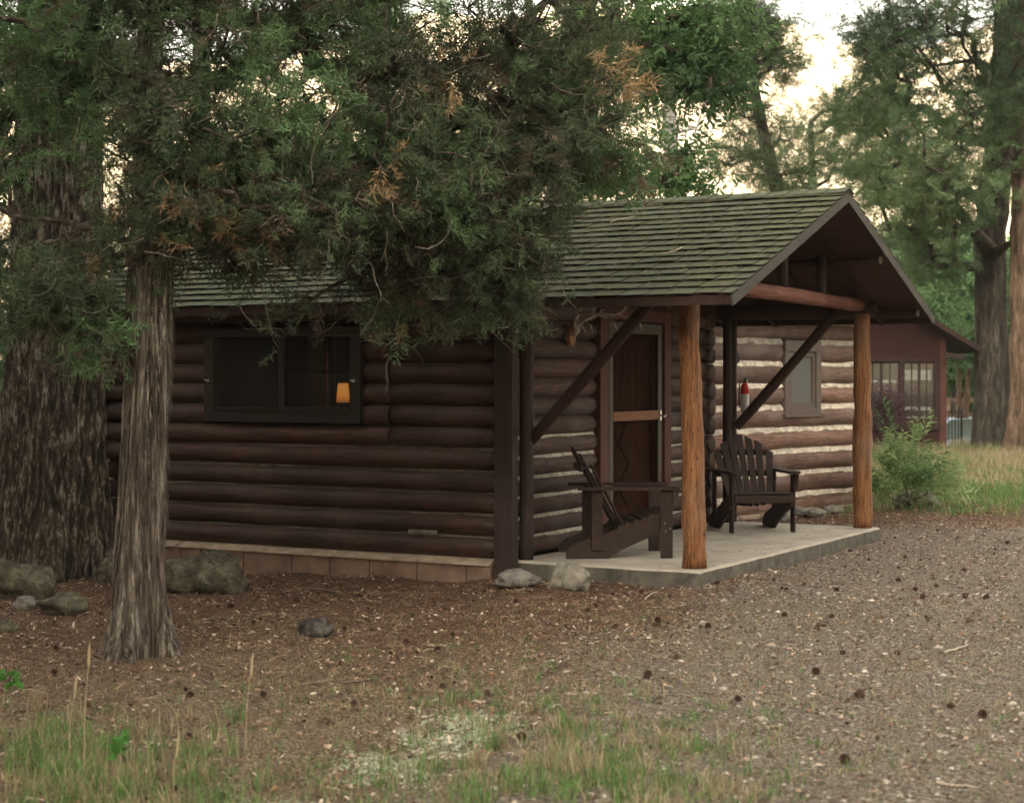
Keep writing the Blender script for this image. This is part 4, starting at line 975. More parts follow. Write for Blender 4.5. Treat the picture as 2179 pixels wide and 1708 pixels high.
def grow2(nodes, par0, tips, **kw):
    # same as grow() but with an arbitrary start skeleton
    rs = kw.get('rs', RS); bf = kw.get('bf', .3); step = kw.get('step', .2); droop = kw.get('droop', 0); jit = kw.get('jit', .1)
    n = len(nodes); cap = n + len(tips) * 16; pos = np.zeros((cap, 3)); par = np.full(cap, -1, int); pl_ = np.zeros(cap)
    pos[:n] = nodes; par[:n] = par0; tips = np.asarray(tips, float)
    dmin = np.min(np.linalg.norm(tips[:, None] - pos[None, :n], axis=2), axis=1); ids = []
    for ti in np.argsort(dmin * rs.uniform(.8, 1.2, len(dmin))):
        t = tips[ti]; dd = np.linalg.norm(pos[:n] - t, axis=1); j = int(np.argmin(dd + bf * pl_[:n])); L = dd[j]
        k = min(14, max(1, int(L / step))); a = pos[j].copy(); prev = j; o1 = rs.normal(0, jit, 3) * L
        for q in range(1, k + 1):
            f = q / k; p = a + (t - a) * f + o1 * math.sin(math.pi * f) + np.array([0, 0, droop * L * math.sin(math.pi * f)])
            if q < k: p = p + rs.normal(0, .10, 3) * min(step, L)
            pos[n] = p; par[n] = prev; pl_[n] = pl_[prev] + np.linalg.norm(p - pos[prev]); prev = n; n += 1
        ids.append(prev)
    return pos[:n], par[:n], np.array(ids)
pos, par, ids = grow2(nodes, par0, tips, bf=.25, step=.13, droop=.10, jit=.12, rs=rj)
n0 = len(trkd); rad_ = radii(par, ids, .0050, 2.0)
branch_mesh('branches', pos, par, rad_, M['bark_limb'], jun, n0, 6, .07)
# foliage sprays: several per tip, plus some along the last stretch
protoJ = [spray_juniper(rj, rj.uniform(.13, .2), 8) for _ in range(10)]
D0 = pos[ids] - pos[par[ids]]; D0 /= np.linalg.norm(D0, axis=1, keepdims=True) + 1e-9
pts = []; dirs = []; tipid = []
for q in range(4):
    off = rj.normal(0, .10, (len(ids), 3)); pts.append(pos[ids] + off); dirs.append(D0 * .35 + rj.normal(0, .6, (len(ids), 3)) + np.array([0, 0, -.15])); tipid.append(np.arange(len(ids)))
pts = np.concatenate(pts); dirs = np.concatenate(dirs); tipid = np.concatenate(tipid)
G = [(.065,.07,.046), (.085,.108,.06), (.105,.155,.075), (.125,.21,.092), (.16,.285,.125)]
tc_ = clumpcol(pos[ids], G, .10, 1.1, rj)
brown = rj.rand(len(ids)) < .16
tc_[brown] = np.array([.16, .13, .095]) * rj.uniform(.6, 1.2, (brown.sum(), 1))
dead = [(440, 480, 50), (245, 500, 34), (830, 378, 34), (1282, 135, 26), (1292, 175, 22), (935, 195, 36), (462, 625, 22), (330, 690, 20), (300, 560, 22), (1130, 640, 26), (880, 700, 50), (470, 440, 26)]
sp = np.stack([1089.5 + pos[ids][:, 0] / pos[ids][:, 1] * FPX, 800 - (pos[ids][:, 2] - CZ) / pos[ids][:, 1] * FPX], 1)
for (dx, dy, rr_) in dead:
    k = np.where(np.hypot(sp[:, 0] - dx, sp[:, 1] - dy) < rr_ * 1.0)[0]
    if len(k): k = k[np.argsort(pos[ids][k][:, 1])][:max(2, len(k) // 2)]
    k = k[rj.rand(len(k)) < .8]; tc_[k] = np.array([.36, .25, .14]) * rj.uniform(.6, 1.1, (len(k), 1))
keep = rj.rand(len(pts)) < np.where(brown[tipid], .5, 1.0)
foliage('crown', pts[keep], dirs[keep], tc_[tipid][keep], protoJ, .95, M['leaf'], jun, rj, .5, .28)
# bare dead twigs hanging in the crown
ex_t = pos[ids][rj.choice(len(ids), 1100)] + rj.normal(0, .14, (1100, 3)); A = []; B = []; RA = []; RB = []
for p in ex_t:
    d = rj.normal(0, 1, 3); d[2] = -abs(d[2]) * .7; d /= np.linalg.norm(d); q = p.copy()
    for s_ in range(5):
        d2 = d + rj.normal(0, .35, 3); d2 /= np.linalg.norm(d2); q2 = q + d2 * rj.uniform(.04, .09); A.append(q); B.append(q2); RA.append(.0042 - s_ * .0006); RB.append(.0036 - s_ * .0006)
        if rj.rand() < .5:
            d3 = d2 + rj.normal(0, .8, 3); d3 /= np.linalg.norm(d3); A.append(q2); B.append(q2 + d3 * .07); RA.append(.0024); RB.append(.001)
        q = q2; d = d2
V, F = tubes_np(np.array(A), np.array(B), np.array(RA), np.array(RB), 4)
np_mesh('dead_twigs', V, F, barkmat('bare_twig', (.10,.085,.065), (.2,.17,.13), (.3,.26,.2)), jun, tint=np.ones((len(V), 3)))
# loose strips on the juniper bark
b = MB()
for k in range(1100):
    t = rj.uniform(.02, .98); z = jz + t * 2.3; px_ = np.interp(z, [float(p[2]) for p in jpath], [float(p[0]) for p in jpath]); py_ = np.interp(z, [float(p[2]) for p in jpath], [float(p[1]) for p in jpath]); rr_ = np.interp(z, [float(p[2]) for p in jpath], [.160, .142, .136, .130, .128, .125, .095, .07, .055, .04, .02]) + .02
    th = rj.uniform(math.pi * .9, math.pi * 2.1); l = rj.uniform(.05, .30); e = rj.uniform(.004, .03)
    c_, s_ = math.cos(th), math.sin(th); w2 = rj.uniform(.002, .006); g = rj.uniform(.6, 1.3); b.col = (g, g, g)
    p0 = Vector((px_ + c_ * (rr_ - .012), py_ + s_ * (rr_ - .012), z)); p1 = p0 + Vector((c_ * (e * .3 + .006), s_ * (e * .3 + .006), -l * .5)); p2_ = p0 + Vector((c_ * e, s_ * e, -l)) + Vector(rj.normal(0, .006, 3))
    tg = Vector((-s_, c_, 0)) * w2; b.add([p0 - tg, p0 + tg, p1 + tg, p1 - tg, p2_], [(0, 1, 2, 3), (3, 2, 4)])
b.build('bark_strips', M['bark_jun'], jun)

# ------------------------------------------------------------------ the huge furrowed trunk at the left
bt = thing('cottonwood_tree', 'huge old tree with deeply furrowed bark standing at the cabin corner on the left', 'tree', (0, 0, 0))
BX, BY = P(105, 0, 15.9).x, 15.9; bz = gzf(BX, BY)
bp = [(BX, BY, bz - .1), P(108, 1100, BY), P(112, 900, BY), P(120, 700, BY), P(125, 450, BY), P(130, 250, BY), P(135, 0, BY), P(140, -600, BY), P(150, -1300, BY)]
trunk_mesh('trunk', bp, [.50, .47, .43, .40, .37, .34, .32, .28, .18], M['bark_big'], bt, 300, 460, .042, 44, (.13, .40), 8.0, 2.6)
rb_ = np.random.RandomState(9)
tb_ = blob_pts([(60, 60, 15.6, 120, 110, 1.6, 30), (10, 280, 16, 50, 80, 1.0, 14), (330, -300, 16.5, 500, 120, 2.0, 70), (150, -700, 16, 700, 300, 3.0, 110)], rb_)
pos, par, ids = grow([np.array(Vector(p)) for p in bp[4:]], tb_, .3, .4, .05, .1, rb_)
r_ = radii(par, ids, .008, 2.1); branch_mesh('branches', pos, par, r_, M['bark_limb'], bt, 5, 6, .12)
protoL = [leaf_cluster(rb_) for _ in range(6)]
pp = np.repeat(pos[ids], 7, 0) + rb_.normal(0, .16, (len(ids) * 7, 3)); dd = rb_.normal(0, 1, pp.shape)
foliage('crown', pp, dd, clumpcol(pp, [(.03,.05,.02), (.05,.10,.035), (.08,.16,.05)], .15, .6, rb_), protoL, 1.1, M['leaf_broad'], bt, rb_)

# ------------------------------------------------------------------ trees behind
def tree_behind(name, label, base, d, path, rad, blobs, colors, proto, scale, per, spread, bark, seed, rt=.012, step=.6, leaf='leaf', bf=.3, droop=0.0, trunk_ridge=.03, group='trees behind the cabins', freq=.35, rmax=.12, dead=None, nt=30):
    rs = np.random.RandomState(seed); t = thing(name, label, 'tree', (0, 0, 0), 0, group)
    pw = [Vector(p) for p in path]
    zb = gzf(pw[0].x, pw[0].y) - .1 if base else pw[0].z
    if base: pw[0] = Vector((pw[0].x, pw[0].y, zb))
    trunk_mesh('trunk', [tuple(p) for p in pw], rad, M[bark], t, 36, 110, trunk_ridge, 14, (rad[0] * .32, .5), seed * 1.1, .8)
    sk = []
    for a, b_ in zip(pw[:-1], pw[1:]):
        for k in range(5): sk.append(np.array(a.lerp(b_, k / 5)))
    sk.append(np.array(pw[-1])); sk = [s for s in sk if s[2] > zb + .25 * (pw[-1].z - zb)] or sk
    tp = blob_pts(blobs, rs); pos, par, ids = grow(sk, tp, bf, step, droop, .08, rs)
    r_ = radii(par, ids, rt, 2.1); branch_mesh('branches', pos, par, r_, M['bark_limb'] if bark != 'bark_pale' else M[bark], t, len(sk), 5, rmax)
    if per:
        D = pos[ids] - pos[par[ids]]; pp = np.repeat(pos[ids], per, 0) + rs.normal(0, spread, (len(ids) * per, 3)) * np.array([1, 1, .7])
        dd = np.repeat(D / (np.linalg.norm(D, axis=1, keepdims=True) + 1e-9), per, 0) * .6 + rs.normal(0, .6, pp.shape)
        foliage('crown', pp, dd, clumpcol(pp, colors, .15, freq, rs), proto, scale, M[leaf], t, rs)
    return t
rq = np.random.RandomState(3)
NE = [spray_needle(rq, .42, 9, .06, .009) for _ in range(8)]
LB = [leaf_cluster(rq, .34, 9, .12, .045) for _ in range(8)]
gA = [(.03,.048,.027), (.06,.10,.046), (.105,.165,.075), (.165,.235,.11)]
gB = [(.055,.10,.042), (.10,.185,.07), (.17,.275,.11)]
gC = [(.06,.085,.045), (.11,.155,.075), (.19,.245,.12)]
# broad-leaved tree behind the roof ridge
tree_behind('willow_tree', 'broad-leaved green tree hanging over the roof ridge behind the cabin', True, 21, [P(1180, 900, 22), P(1190, 500, 22), P(1210, 200, 22), P(1250, -100, 22), P(1260, -400, 22)], [.22, .2, .16, .12, .05],
  [(1330, 60, 21.5, 150, 80, 1.2, 55), (1480, 80, 21.5, 110, 90, 1.0, 60), (1400, 160, 21.5, 120, 60, 1.0, 30), (1510, 190, 21, 70, 40, .6, 22), (1290, 390, 21.5, 60, 25, .6, 20), (1400, 370, 21, 60, 40, .5, 12), (1450, 330, 21, 40, 35, .4, 9), (1450, 400, 21.3, 55, 14, .4, 9), (1150, 250, 22, 120, 120, 1.0, 20), (1350, -120, 22, 220, 80, 1.5, 40)],
  gB, LB, .8, 8, .15, 'bark_limb', 31, leaf='leaf_broad', droop=.12, freq=.5)
# slim leaning conifer right of it
tree_behind('fir_tree', 'slim leaning conifer standing against the pale hill right of the ridge', True, 34, [P(1690, 860, 34), P(1655, 405, 34), P(1625, 290, 34), P(1605, 190, 34), P(1600, 60, 34), P(1600, -120, 34)], [.15, .12, .10, .08, .06, .03],
  [(1600, 50, 34, 80, 55, 1.2, 40), (1640, 130, 34, 60, 40, 1.2, 26), (1580, -60, 34, 90, 60, 1.2, 40), (1540, 170, 34, 60, 30, 1, 16), (1590, 240, 34, 70, 25, 1, 12), (1560, 330, 34, 70, 25, 1, 14), (1640, 370, 34, 70, 20, 1, 12), (1670, 300, 34, 50, 30, 1, 8)],
  gC, NE, .7, 11, .24, 'bark_grey', 32, step=.6)
tree_behind('fir_tree', 'short ragged conifer just over the roof ridge with gaps to the bright hill', True, 44, [P(1740, 860, 44), P(1735, 600, 44), P(1730, 400, 44), P(1725, 260, 44)], [.2, .16, .1, .04],
  [(1730, 375, 44, 90, 24, 1.5, 22), (1790, 330, 44, 80, 40, 1.5, 22), (1700, 290, 44, 70, 40, 1.5, 8), (1770, 260, 44, 60, 30, 1.5, 14), (1820, 200, 44, 50, 60, 1.5, 14), (1640, 400, 44, 60, 16, 1, 8), (1600, 310, 44, 50, 40, 1, 7)],
  gC, NE, .75, 9, .32, 'bark_grey', 33, step=.8)
M['bark_pale'] = barkmat('pale_dead_bark', (.25,.22,.21), (.42,.38,.36), (.55,.5,.48))
tree_behind('dead_tree', 'pale bare dead tree behind the roof ridge between leafy branches', True, 30, [P(1440, 860, 30), P(1435, 430, 30), P(1425, 250, 30), P(1415, 60, 30)], [.16, .13, .1, .03],
  [(1440, 300, 30, 90, 110, 1.2, 70), (1480, 380, 30, 90, 40, 1.0, 26)], gC, NE, 1, 0, .2, 'bark_pale', 34, rt=.012)
# the two big trunks on the right with their crowns
tree_behind('pine_tree', 'dark grey conifer trunk with a long curving low limb at the right edge', True, 40, [P(2113, 950, 40), P(2112, 800, 40), P(2108, 640, 40), P(2105, 520, 40.0), P(2120, 380, 40.2), P(2135, 200, 40.4), P(2145, 0, 40.4), P(2150, -500, 40.4)], [.42, .36, .32, .32, .30, .28, .26, .15],
  [(2000, 60, 38, 190, 90, 2.5, 62), (1930, 160, 37.5, 100, 90, 2.0, 36), (2060, 230, 38, 150, 110, 2.2, 64), (1920, 330, 37, 140, 90, 2, 66), (1850, 400, 37, 60, 50, 1.5, 20), (2030, 400, 38, 110, 70, 2, 46), (1950, 470, 38, 80, 60, 1.5, 22), (2040, -120, 38, 200, 90, 3, 50), (1985, 550, 39, 60, 40, 1.5, 20), (1860, 90, 37.5, 60, 70, 1, 32), (1850, 230, 37.5, 70, 60, 1, 34)],
  gA, NE, .85, 9, .30, 'bark_grey', 35, step=.7, trunk_ridge=.05, rmax=.17, freq=.3)
tree_behind('pine_tree', 'tan-barked conifer trunk cut by the right edge of the picture', True, 38, [P(2186, 945, 38), P(2182, 800, 38), P(2178, 600, 38), P(2180, 450, 38), P(2184, 250, 38), P(2185, 0, 38), P(2190, -500, 38)], [.40, .32, .29, .27, .25, .22, .12],
  [(2160, 100, 37, 110, 120, 2, 34), (2170, 300, 37, 70, 60, 1.2, 8), (2175, -120, 37, 150, 100, 2, 50)],
  gA, NE, .85, 8, .30, 'bark_tan', 36, step=.7, trunk_ridge=.04, rmax=.14)
b = MB(); lp_ = [P(2105, 530, 39.7), P(2080, 500, 39.3), P(2040, 450, 39), P(2000, 395, 38.8), P(1950, 345, 38.5), P(1900, 310, 38.3), P(1850, 270, 38)]
b.tube(lp_, [.20, .14, .12, .10, .08, .06, .03], 10, .15, 3); b.tube([P(2110, 545, 39.8), P(2145, 520, 39), P(2200, 505, 38.6)], [.15, .08, .07], 8)
o = b.build('limb', M['bark_limb'], [x for x in bpy.data.objects if x.name.startswith('pine_tree')][0], True)
# wood behind, filling the gaps
spec = [(2035, 700, 62, 100, 120, gB, LB, 2.2, 'maple_tree', 'rounded fresh-green tree beyond the maroon cabin roof'), (1950, 590, 66, 100, 80, gA, NE, 2.6, 'spruce_tree', 'dense conifer behind the right slope of the cabin roof'),
        (2150, 650, 70, 90, 120, gB, LB, 2.2, 'maple_tree', 'fresh-green tree between and behind the two right-hand trunks'), (2010, 820, 75, 80, 60, gB, LB, 2.0, 'maple_tree', 'low leafy tree behind the maroon cabin corner'), (2120, 820, 80, 110, 55, gA, NE, 2.6, 'spruce_tree', 'low dark tree in the far gap between the right-hand trunks')]
for k, (px, py, d, rx, rz, cl, pr, sc_, nm, lab) in enumerate(spec):
    hd = gzf(0, d)
    tree_behind(nm, lab, True, d, [P(px, 900, d), P(px, py + rz * .5, d), P(px + 5, py, d), P(px, py - rz, d)], [.3, .25, .15, .05], [(px, py, d, rx, rz, 3.0, 130), (px + 20, py - rz * .6, d, rx * .6, rz * .6, 2, 40), (px - 20, py + rz * .5, d, rx * .9, rz * .4, 2, 40)], cl, pr, sc_, 8, .6, 'bark_grey', 50 + k, step=1.2, leaf='leaf_broad' if pr is LB else 'leaf', freq=.2)
# left background: shrubs and conifers behind the big trunk and the cabin
tree_behind('spruce_tree', 'dark conifer behind the huge furrowed trunk at the left edge', True, 27, [P(40, 880, 27), P(45, 500, 27), P(50, 200, 27), P(52, -200, 27)], [.14, .12, .10, .05],
  [(20, 330, 27, 80, 120, 1.5, 24), (60, 120, 27, 140, 100, 1.5, 30), (0, 560, 27, 60, 80, 1.2, 26), (10, 760, 27, 50, 100, 1.2, 40), (330, 160, 28, 150, 60, 1.5, 12), (-60, 500, 27, 80, 260, 1.5, 60)], gA, NE, .9, 7, .22, 'bark_grey', 61, step=.6)
tree_behind('spruce_tree', 'tall conifer behind the cabin showing through the juniper crown', True, 30, [P(800, 860, 30), P(805, 400, 30), P(810, 0, 30), P(815, -400, 30)], [.24, .2, .16, .08],
  [(800, 60, 30, 90, 120, 1.8, 16), (820, 400, 30, 150, 100, 1.5, 34), (1020, 330, 30, 140, 90, 1.5, 26), (600, 400, 30, 140, 70, 1.5, 26), (1180, 400, 30, 80, 50, 1, 14)], gA, NE, 1.1, 7, .3, 'bark_grey', 62, step=.7)
tree_behind('spruce_tree', 'conifer filling the gap between the furrowed trunk and the juniper crown', True, 29, [P(420, 860, 29), P(425, 400, 29), P(430, 100, 29), P(430, -200, 29)], [.2, .17, .12, .06],
  [(330, 450, 29, 140, 100, 1.5, 34), (480, 480, 29, 140, 80, 1.5, 30), (220, 560, 29, 80, 120, 1.5, 26)], gA, NE, 1.0, 7, .28, 'bark_grey', 63, step=.7)
HAZE = 0.00035
# ------------------------------------------------------------------ shrubs
def shrub(name, label, base, blobs, colors, proto, scale, per, spread, seed, bark='bark_limb', rt=.002, stems=5):
    rs = np.random.RandomState(seed); t = thing(name, label, 'shrub', (0, 0, 0)); z = gzf(base.x, base.y)
    tp = blob_pts(blobs, rs); A = [np.array((base.x, base.y, z - .02)), np.array((base.x, base.y, z + .05))]
    pos, par, ids = grow(A, tp, .9, .12, .05, .10, rs); r_ = radii(par, ids, rt, 2.2)
    branch_mesh('stems', pos, par, r_, M[bark], t, 1, 5, .02)
    D = pos[ids] - pos[par[ids]]; pp = np.repeat(pos[ids], per, 0) + rs.normal(0, spread, (len(ids) * per, 3)); dd = np.repeat(D / (np.linalg.norm(D, axis=1, keepdims=True) + 1e-9), per, 0) + rs.normal(0, .4, pp.shape)
    foliage('leaves', pp, dd, clumpcol(pp, colors, .15, 2.0, rs), proto, scale, M['leaf_broad'], t, rs)
WL = [leaf_cluster(rq, .22, 10, .085, .02) for _ in range(6)]
shrub('willow_shrub', 'loose leafy green shrub growing right of the far orange post', P(1935, 1085, 22), [(1930, 1025, 22, 72, 45, .5, 40), (1900, 985, 22, 45, 30, .35, 12), (1970, 1000, 22, 45, 30, .3, 10), (1880, 1040, 22, 25, 30, .2, 8), (2000, 1030, 22, 25, 25, .2, 8), (1905, 930, 22, 12, 25, .2, 3), (1960, 925, 22, 10, 25, .2, 2)], [(.10,.17,.07), (.18,.27,.11), (.30,.38,.18)], WL, 1.15, 4, .06, 81)
shrub('plum_shrub', 'purple-leaved shrub in front of the maroon cabin windows', P(1905, 935, 37.5), [(1885, 870, 37.5, 28, 48, .5, 30), (1915, 895, 37.5, 22, 24, .4, 9), (1870, 900, 37.5, 25, 40, .4, 20)], [(.05,.028,.035), (.09,.05,.06), (.14,.085,.10)], WL, 1.2, 4, .12, 82)
shrub('broadleaf_weed', 'bright green broad-leaved weed at the left edge of the ground', P(20, 1440, 10.2), [(18, 1445, 10.2, 14, 12, .05, 5)], [(.07,.2,.04), (.1,.26,.06)], [leaf_cluster(rq, .05, 3, .06, .05) for _ in range(3)], 1.0, 1, .01, 83)
shrub('broadleaf_weed', 'small bright green weed among the grass at the lower left', P(268, 1620, 7.75), [(268, 1600, 7.75, 14, 18, .05, 6)], [(.07,.2,.04), (.1,.26,.06)], [leaf_cluster(rq, .05, 3, .05, .04) for _ in range(3)], 1.0, 1, .01, 84)
# ------------------------------------------------------------------ far fence, car
fn = thing('rail_fence', 'weathered wooden rail fence between the maroon cabin and the far trunk', 'fence', (0, 0, 0))
for k, px in enumerate((2018, 2052, 2086)):
    p = P(px, 900, 56); b = MB(); z = gzf(p.x, 56); b.tube([(p.x, 56, z - .1), (p.x + .03, 56, z + .9), (p.x, 56, CZ - .7)], .06, 8, .1, k); b.build('post', M['bark_tan'], fn, True)
for zz in (CZ - .78, CZ - 1.25):
    b = MB(); b.bar((P(2000, 0, 56).x, 56.08, zz), (P(2179, 0, 56).x, 56.08, zz), .05, .13); b.build('rail', M['bark_tan'], fn)
fm = thing('iron_fence', 'thin black iron fence beside the maroon cabin corner', 'fence', (0, 0, 0))
xa, xb = P(2012, 0, 43.5).x, P(2046, 0, 43.5).x
for zz in (CZ - .90, CZ - 1.55):
    b = MB(); b.bar((xa, 43.5, zz), (xb, 43.5, zz), .02, .02); b.build('rail', M['black'], fm)
for k in range(6):
    x = xa + (xb - xa) * k / 5; b = MB(); b.tube([(x, 43.5, CZ - 2.0), (x, 43.5, CZ - .84)], .012 if k not in (0, 5) else .03, 6); b.build('picket' if k not in (0, 5) else 'post', M['black'], fm)
for k, (px, py0, lab) in enumerate(((2041, 0, 'thin bare sapling trunk beside the iron fence'), (2056, 8, 'slanting thin tan sapling trunk right of the iron fence'))):
    rs = np.random.RandomState(200 + k)
    tree_behind('sapling', lab, True, 50, [P(px - 6 * k, 930, 50), P(px + 4 * k, 800, 50), P(px + 10 * k + 2, 700, 50)], [.09, .07, .03], [(px + 8, 730, 50, 34, 34, 1, 24)], gB, LB, 1.4, 5, .3, 'bark_tan', 90 + k, step=.5, trunk_ridge=.01, group='saplings by the fence')
car = thing('parked_car', 'pale blue car half hidden behind the dark grey trunk', 'car', (P(2055, 0, 50).x, 50.5, gzf(0, 50.5)), R(8))
paint = plain('pale_blue_paint', (.62,.72,.9), .15, .03, 4, bd=0, spec=.6)
def loft(name, secs, mat, parent, half, smooth=True):
    b = MB(); n = len(secs[0]); k = len(secs)
    b.add([v for s_ in secs for v in s_], [(i * n + j, i * n + (j + 1) % n, (i + 1) * n + (j + 1) % n, (i + 1) * n + j) for i in range(k - 1) for j in range(n)] + [tuple(range(n)), tuple(reversed([(k - 1) * n + j for j in range(n)]))])
    return b.build(name, mat, parent, smooth, bevel=.0)
prof = [(-2.2, .35), (-2.25, .62), (-2.1, .82), (-1.2, .95), (-.6, 1.36), (.9, 1.40), (1.7, .98), (2.15, .90), (2.22, .55), (2.15, .32)]
secs = []
for y, ins, dz in ((-.86, .10, 0), (-.80, 0, 0), (0, -.03, .03), (.80, 0, 0), (.86, .10, 0)):
    secs.append([(x * (1 - ins * .06), y if z < .97 else y * .84, z + (dz if z > .9 else 0) - (ins * .1 if z > .9 else 0)) for x, z in prof])
loft('body', secs, paint, car, 0)
for nm, q in (('windscreen', [(-1.16, -.70, .99), (-1.16, .70, .99), (-.63, .60, 1.35), (-.63, -.60, 1.35)]), ('rear_window', [(1.62, -.66, 1.03), (1.62, .66, 1.03), (.98, .6, 1.385), (.98, -.6, 1.385)])):
    b = MB(); off = Vector((-.03, 0, .04)) if nm == 'windscreen' else Vector((.03, 0, .04)); vs = [Vector(v) + off for v in q]; b.add(vs + [v - off * .5 for v in vs], [(0,1,2,3),(7,6,5,4),(0,4,5,1),(1,5,6,2),(2,6,7,3),(3,7,4,0)]); b.build(nm, M['black'], car)
for s_ in (-1, 1):
    b = MB(); y = s_ * .80; b.add([(-1.0, y, 1.0), (1.3, y, 1.0), (.85, y * .9, 1.33), (-.6, y * .9, 1.33)] + [(-1.0, y * .95, 1.0), (1.3, y * .95, 1.0), (.85, y * .85, 1.33), (-.6, y * .85, 1.33)], [(0,1,2,3),(7,6,5,4),(0,4,5,1),(1,5,6,2),(2,6,7,3),(3,7,4,0)]); b.build('side_window', M['black'], car)
    for x in (-1.4, 1.35):
        b = MB(); b.tube([(x, s_ * .70, .32), (x, s_ * .9, .32)], .32, 20); wh = b.build('wheel', M['black'], car, True); b = MB(); b.tube([(x, s_ * .90, .32), (x, s_ * .91, .32)], .19, 16); b.build('rim', M['metal'], wh)
    b = MB(); b.tube([(-2.22, s_ * .62, .66), (-2.27, s_ * .62, .66)], .08, 12); b.build('headlight', M['white'], car)

# ------------------------------------------------------------------ ground cover
rg = np.random.RandomState(77)
def gside(x, y): return x - .30 * (y - 9.0)           # > 0 : gravel side
def wedge(n, y0, y1, ex=.34, rs=rg):
    y = np.sqrt(rs.uniform(y0 * y0, y1 * y1, n)); x = rs.uniform(-ex, ex, n) * y; return x, y
CAB_C, CAB_S = math.cos(R(60.6)), math.sin(R(60.6))
def inside_cab(x, y):
    dx, dy = x - 1.505, y - 13.95; u = dx * CAB_C + dy * CAB_S; wv = -dx * CAB_S + dy * CAB_C
    return (u > -.14) & (u < 4.8) & (wv > -.01) & (wv < 6.4) & ~((u < -.0) & (wv < 1.6))
def shards(name, x, y, L, W, cols, mat, flat=.25, lift=.004, tri=True):
    n = len(x); z = gz(x, y) + lift + np.abs(rg.normal(0, .006, n)); th = rg.uniform(0, 2 * np.pi, n); sl_ = rg.normal(0, flat, n)
    D = np.stack([np.cos(th), np.sin(th), sl_], 1); S_ = np.stack([-np.sin(th), np.cos(th), rg.normal(0, .35, n)], 1)
    c = np.stack([x, y, z], 1); h = L[:, None] / 2; ww = W[:, None] / 2
    bend = np.stack([rg.normal(0, .12, n), rg.normal(0, .12, n), np.abs(rg.normal(0, .06, n))], 1) * L[:, None]
    V = np.stack([c - D * h - S_ * ww * .6, c - D * h + S_ * ww * .6, c + bend + S_ * ww, c + D * h, c + bend - S_ * ww], 1).reshape(-1, 3)
    F = np.arange(n)[:, None] * 5 + np.array([[0, 1, 2, 4]]); F2 = np.arange(n)[:, None] * 5 + np.array([[4, 2, 3, 3]])
    # two faces per shard: quad + triangle, written as triangles
    T = np.concatenate([F[:, [0, 1, 2]], F[:, [0, 2, 3]], F2[:, [0, 1, 2]]])
    o = np_mesh(name, V, T, mat, tint=np.repeat(cols, 5, 0)); return o
litm = leafmat('litter', .0, .9)
def pick(pal, n, var=.25): pal = np.array(pal); return pal[rg.randint(0, len(pal), n)] * (1 + rg.uniform(-var, var, (n, 1)))
x, y = wedge(210000, 6.2, 24); k = (np.array([mnoise.noise((a * 1.6, b_ * 1.6, 0)) + .5 * mnoise.noise((a * 5, b_ * 5, 4)) for a, b_ in zip(x, y)]) > rg.uniform(-.75, .35, len(x))) & ~inside_cab(x, y) & (rg.rand(len(x)) < np.where((gside(x, y) > .3) & (y < 19.3), .22, np.where(y < 9.5, .55, 1))); x, y = x[k], y[k]; n = len(x)
o = shards('pine_needles', x, y, rg.uniform(.03, .10, n), rg.uniform(.0018, .005, n), pick([(.07,.038,.027), (.13,.07,.045), (.21,.125,.08), (.32,.21,.135), (.46,.34,.23), (.15,.07,.042)], n), litm)
tag(o, 'brown fallen needles and fine twigs carpeting the ground', 'needles', kind='stuff')
x, y = wedge(60000, 6.2, 24); k = (np.array([mnoise.noise((a * 1.9 + 7, b_ * 1.9, 0)) + .5 * mnoise.noise((a * 6, b_ * 6, 4)) for a, b_ in zip(x, y)]) > rg.uniform(-.75, .35, len(x))) & ~inside_cab(x, y) & (rg.rand(len(x)) < np.where((gside(x, y) > .3) & (y < 19.3), .35, 1)); x, y = x[k], y[k]; n = len(x)
o = shards('bark_chips', x, y, rg.uniform(.012, .045, n), rg.uniform(.008, .022, n), pick([(.06,.032,.023), (.11,.055,.038), (.26,.135,.08), (.38,.27,.19), (.55,.44,.35), (.17,.095,.065)], n), litm, .35)
tag(o, 'brown bark flakes and dry leaves scattered over the ground', 'litter', kind='stuff')
def pebbles(name, x, y, s_, cols, mat):
    n = len(x); O = np.array([[1,0,0],[0,1,0],[-1,0,0],[0,-1,0],[0,0,.75],[.7,.7,.35],[-.7,.7,.3],[-.7,-.7,.35],[.7,-.7,.3]], float)
    Fo = np.array([[0,5,4],[5,1,4],[1,6,4],[6,2,4],[2,7,4],[7,3,4],[3,8,4],[8,0,4]])
    V = O[None] * s_[:, None, None] * rg.uniform(.55, 1.3, (n, 9, 1)); th = rg.uniform(0, 6.28, n); c_, s2 = np.cos(th)[:, None], np.sin(th)[:, None]
    X = V[..., 0] * c_ - V[..., 1] * s2 * .7; Y = V[..., 0] * s2 + V[..., 1] * c_ * .7; V = np.stack([X + x[:, None], Y + y[:, None], V[..., 2] + gz(x, y)[:, None] - s_[:, None] * .12], -1)
    return np_mesh(name, V.reshape(-1, 3), (np.arange(n)[:, None, None] * 9 + Fo[None]).reshape(-1, 3), mat, tint=np.repeat(cols, 9, 0))
x, y = wedge(120000, 6.2, 24); g_ = gside(x, y); k = ~inside_cab(x, y) & (rg.rand(len(x)) < np.clip(.10 + (g_ + .8) * .8, .04, 1) * np.clip((20.6 - y) / 1.5, 0, 1)); x, y = x[k], y[k]; n = len(x)
o = pebbles('gravel', x, y, rg.gamma(2.0, .0030, n) + .003, pick([(.09,.07,.055), (.17,.14,.112), (.26,.22,.175), (.13,.09,.062), (.40,.35,.29), (.07,.045,.03)], n, .3), litm)
tag(o, 'grey brown gravel of the drive beside the cabin', 'gravel', kind='stuff')
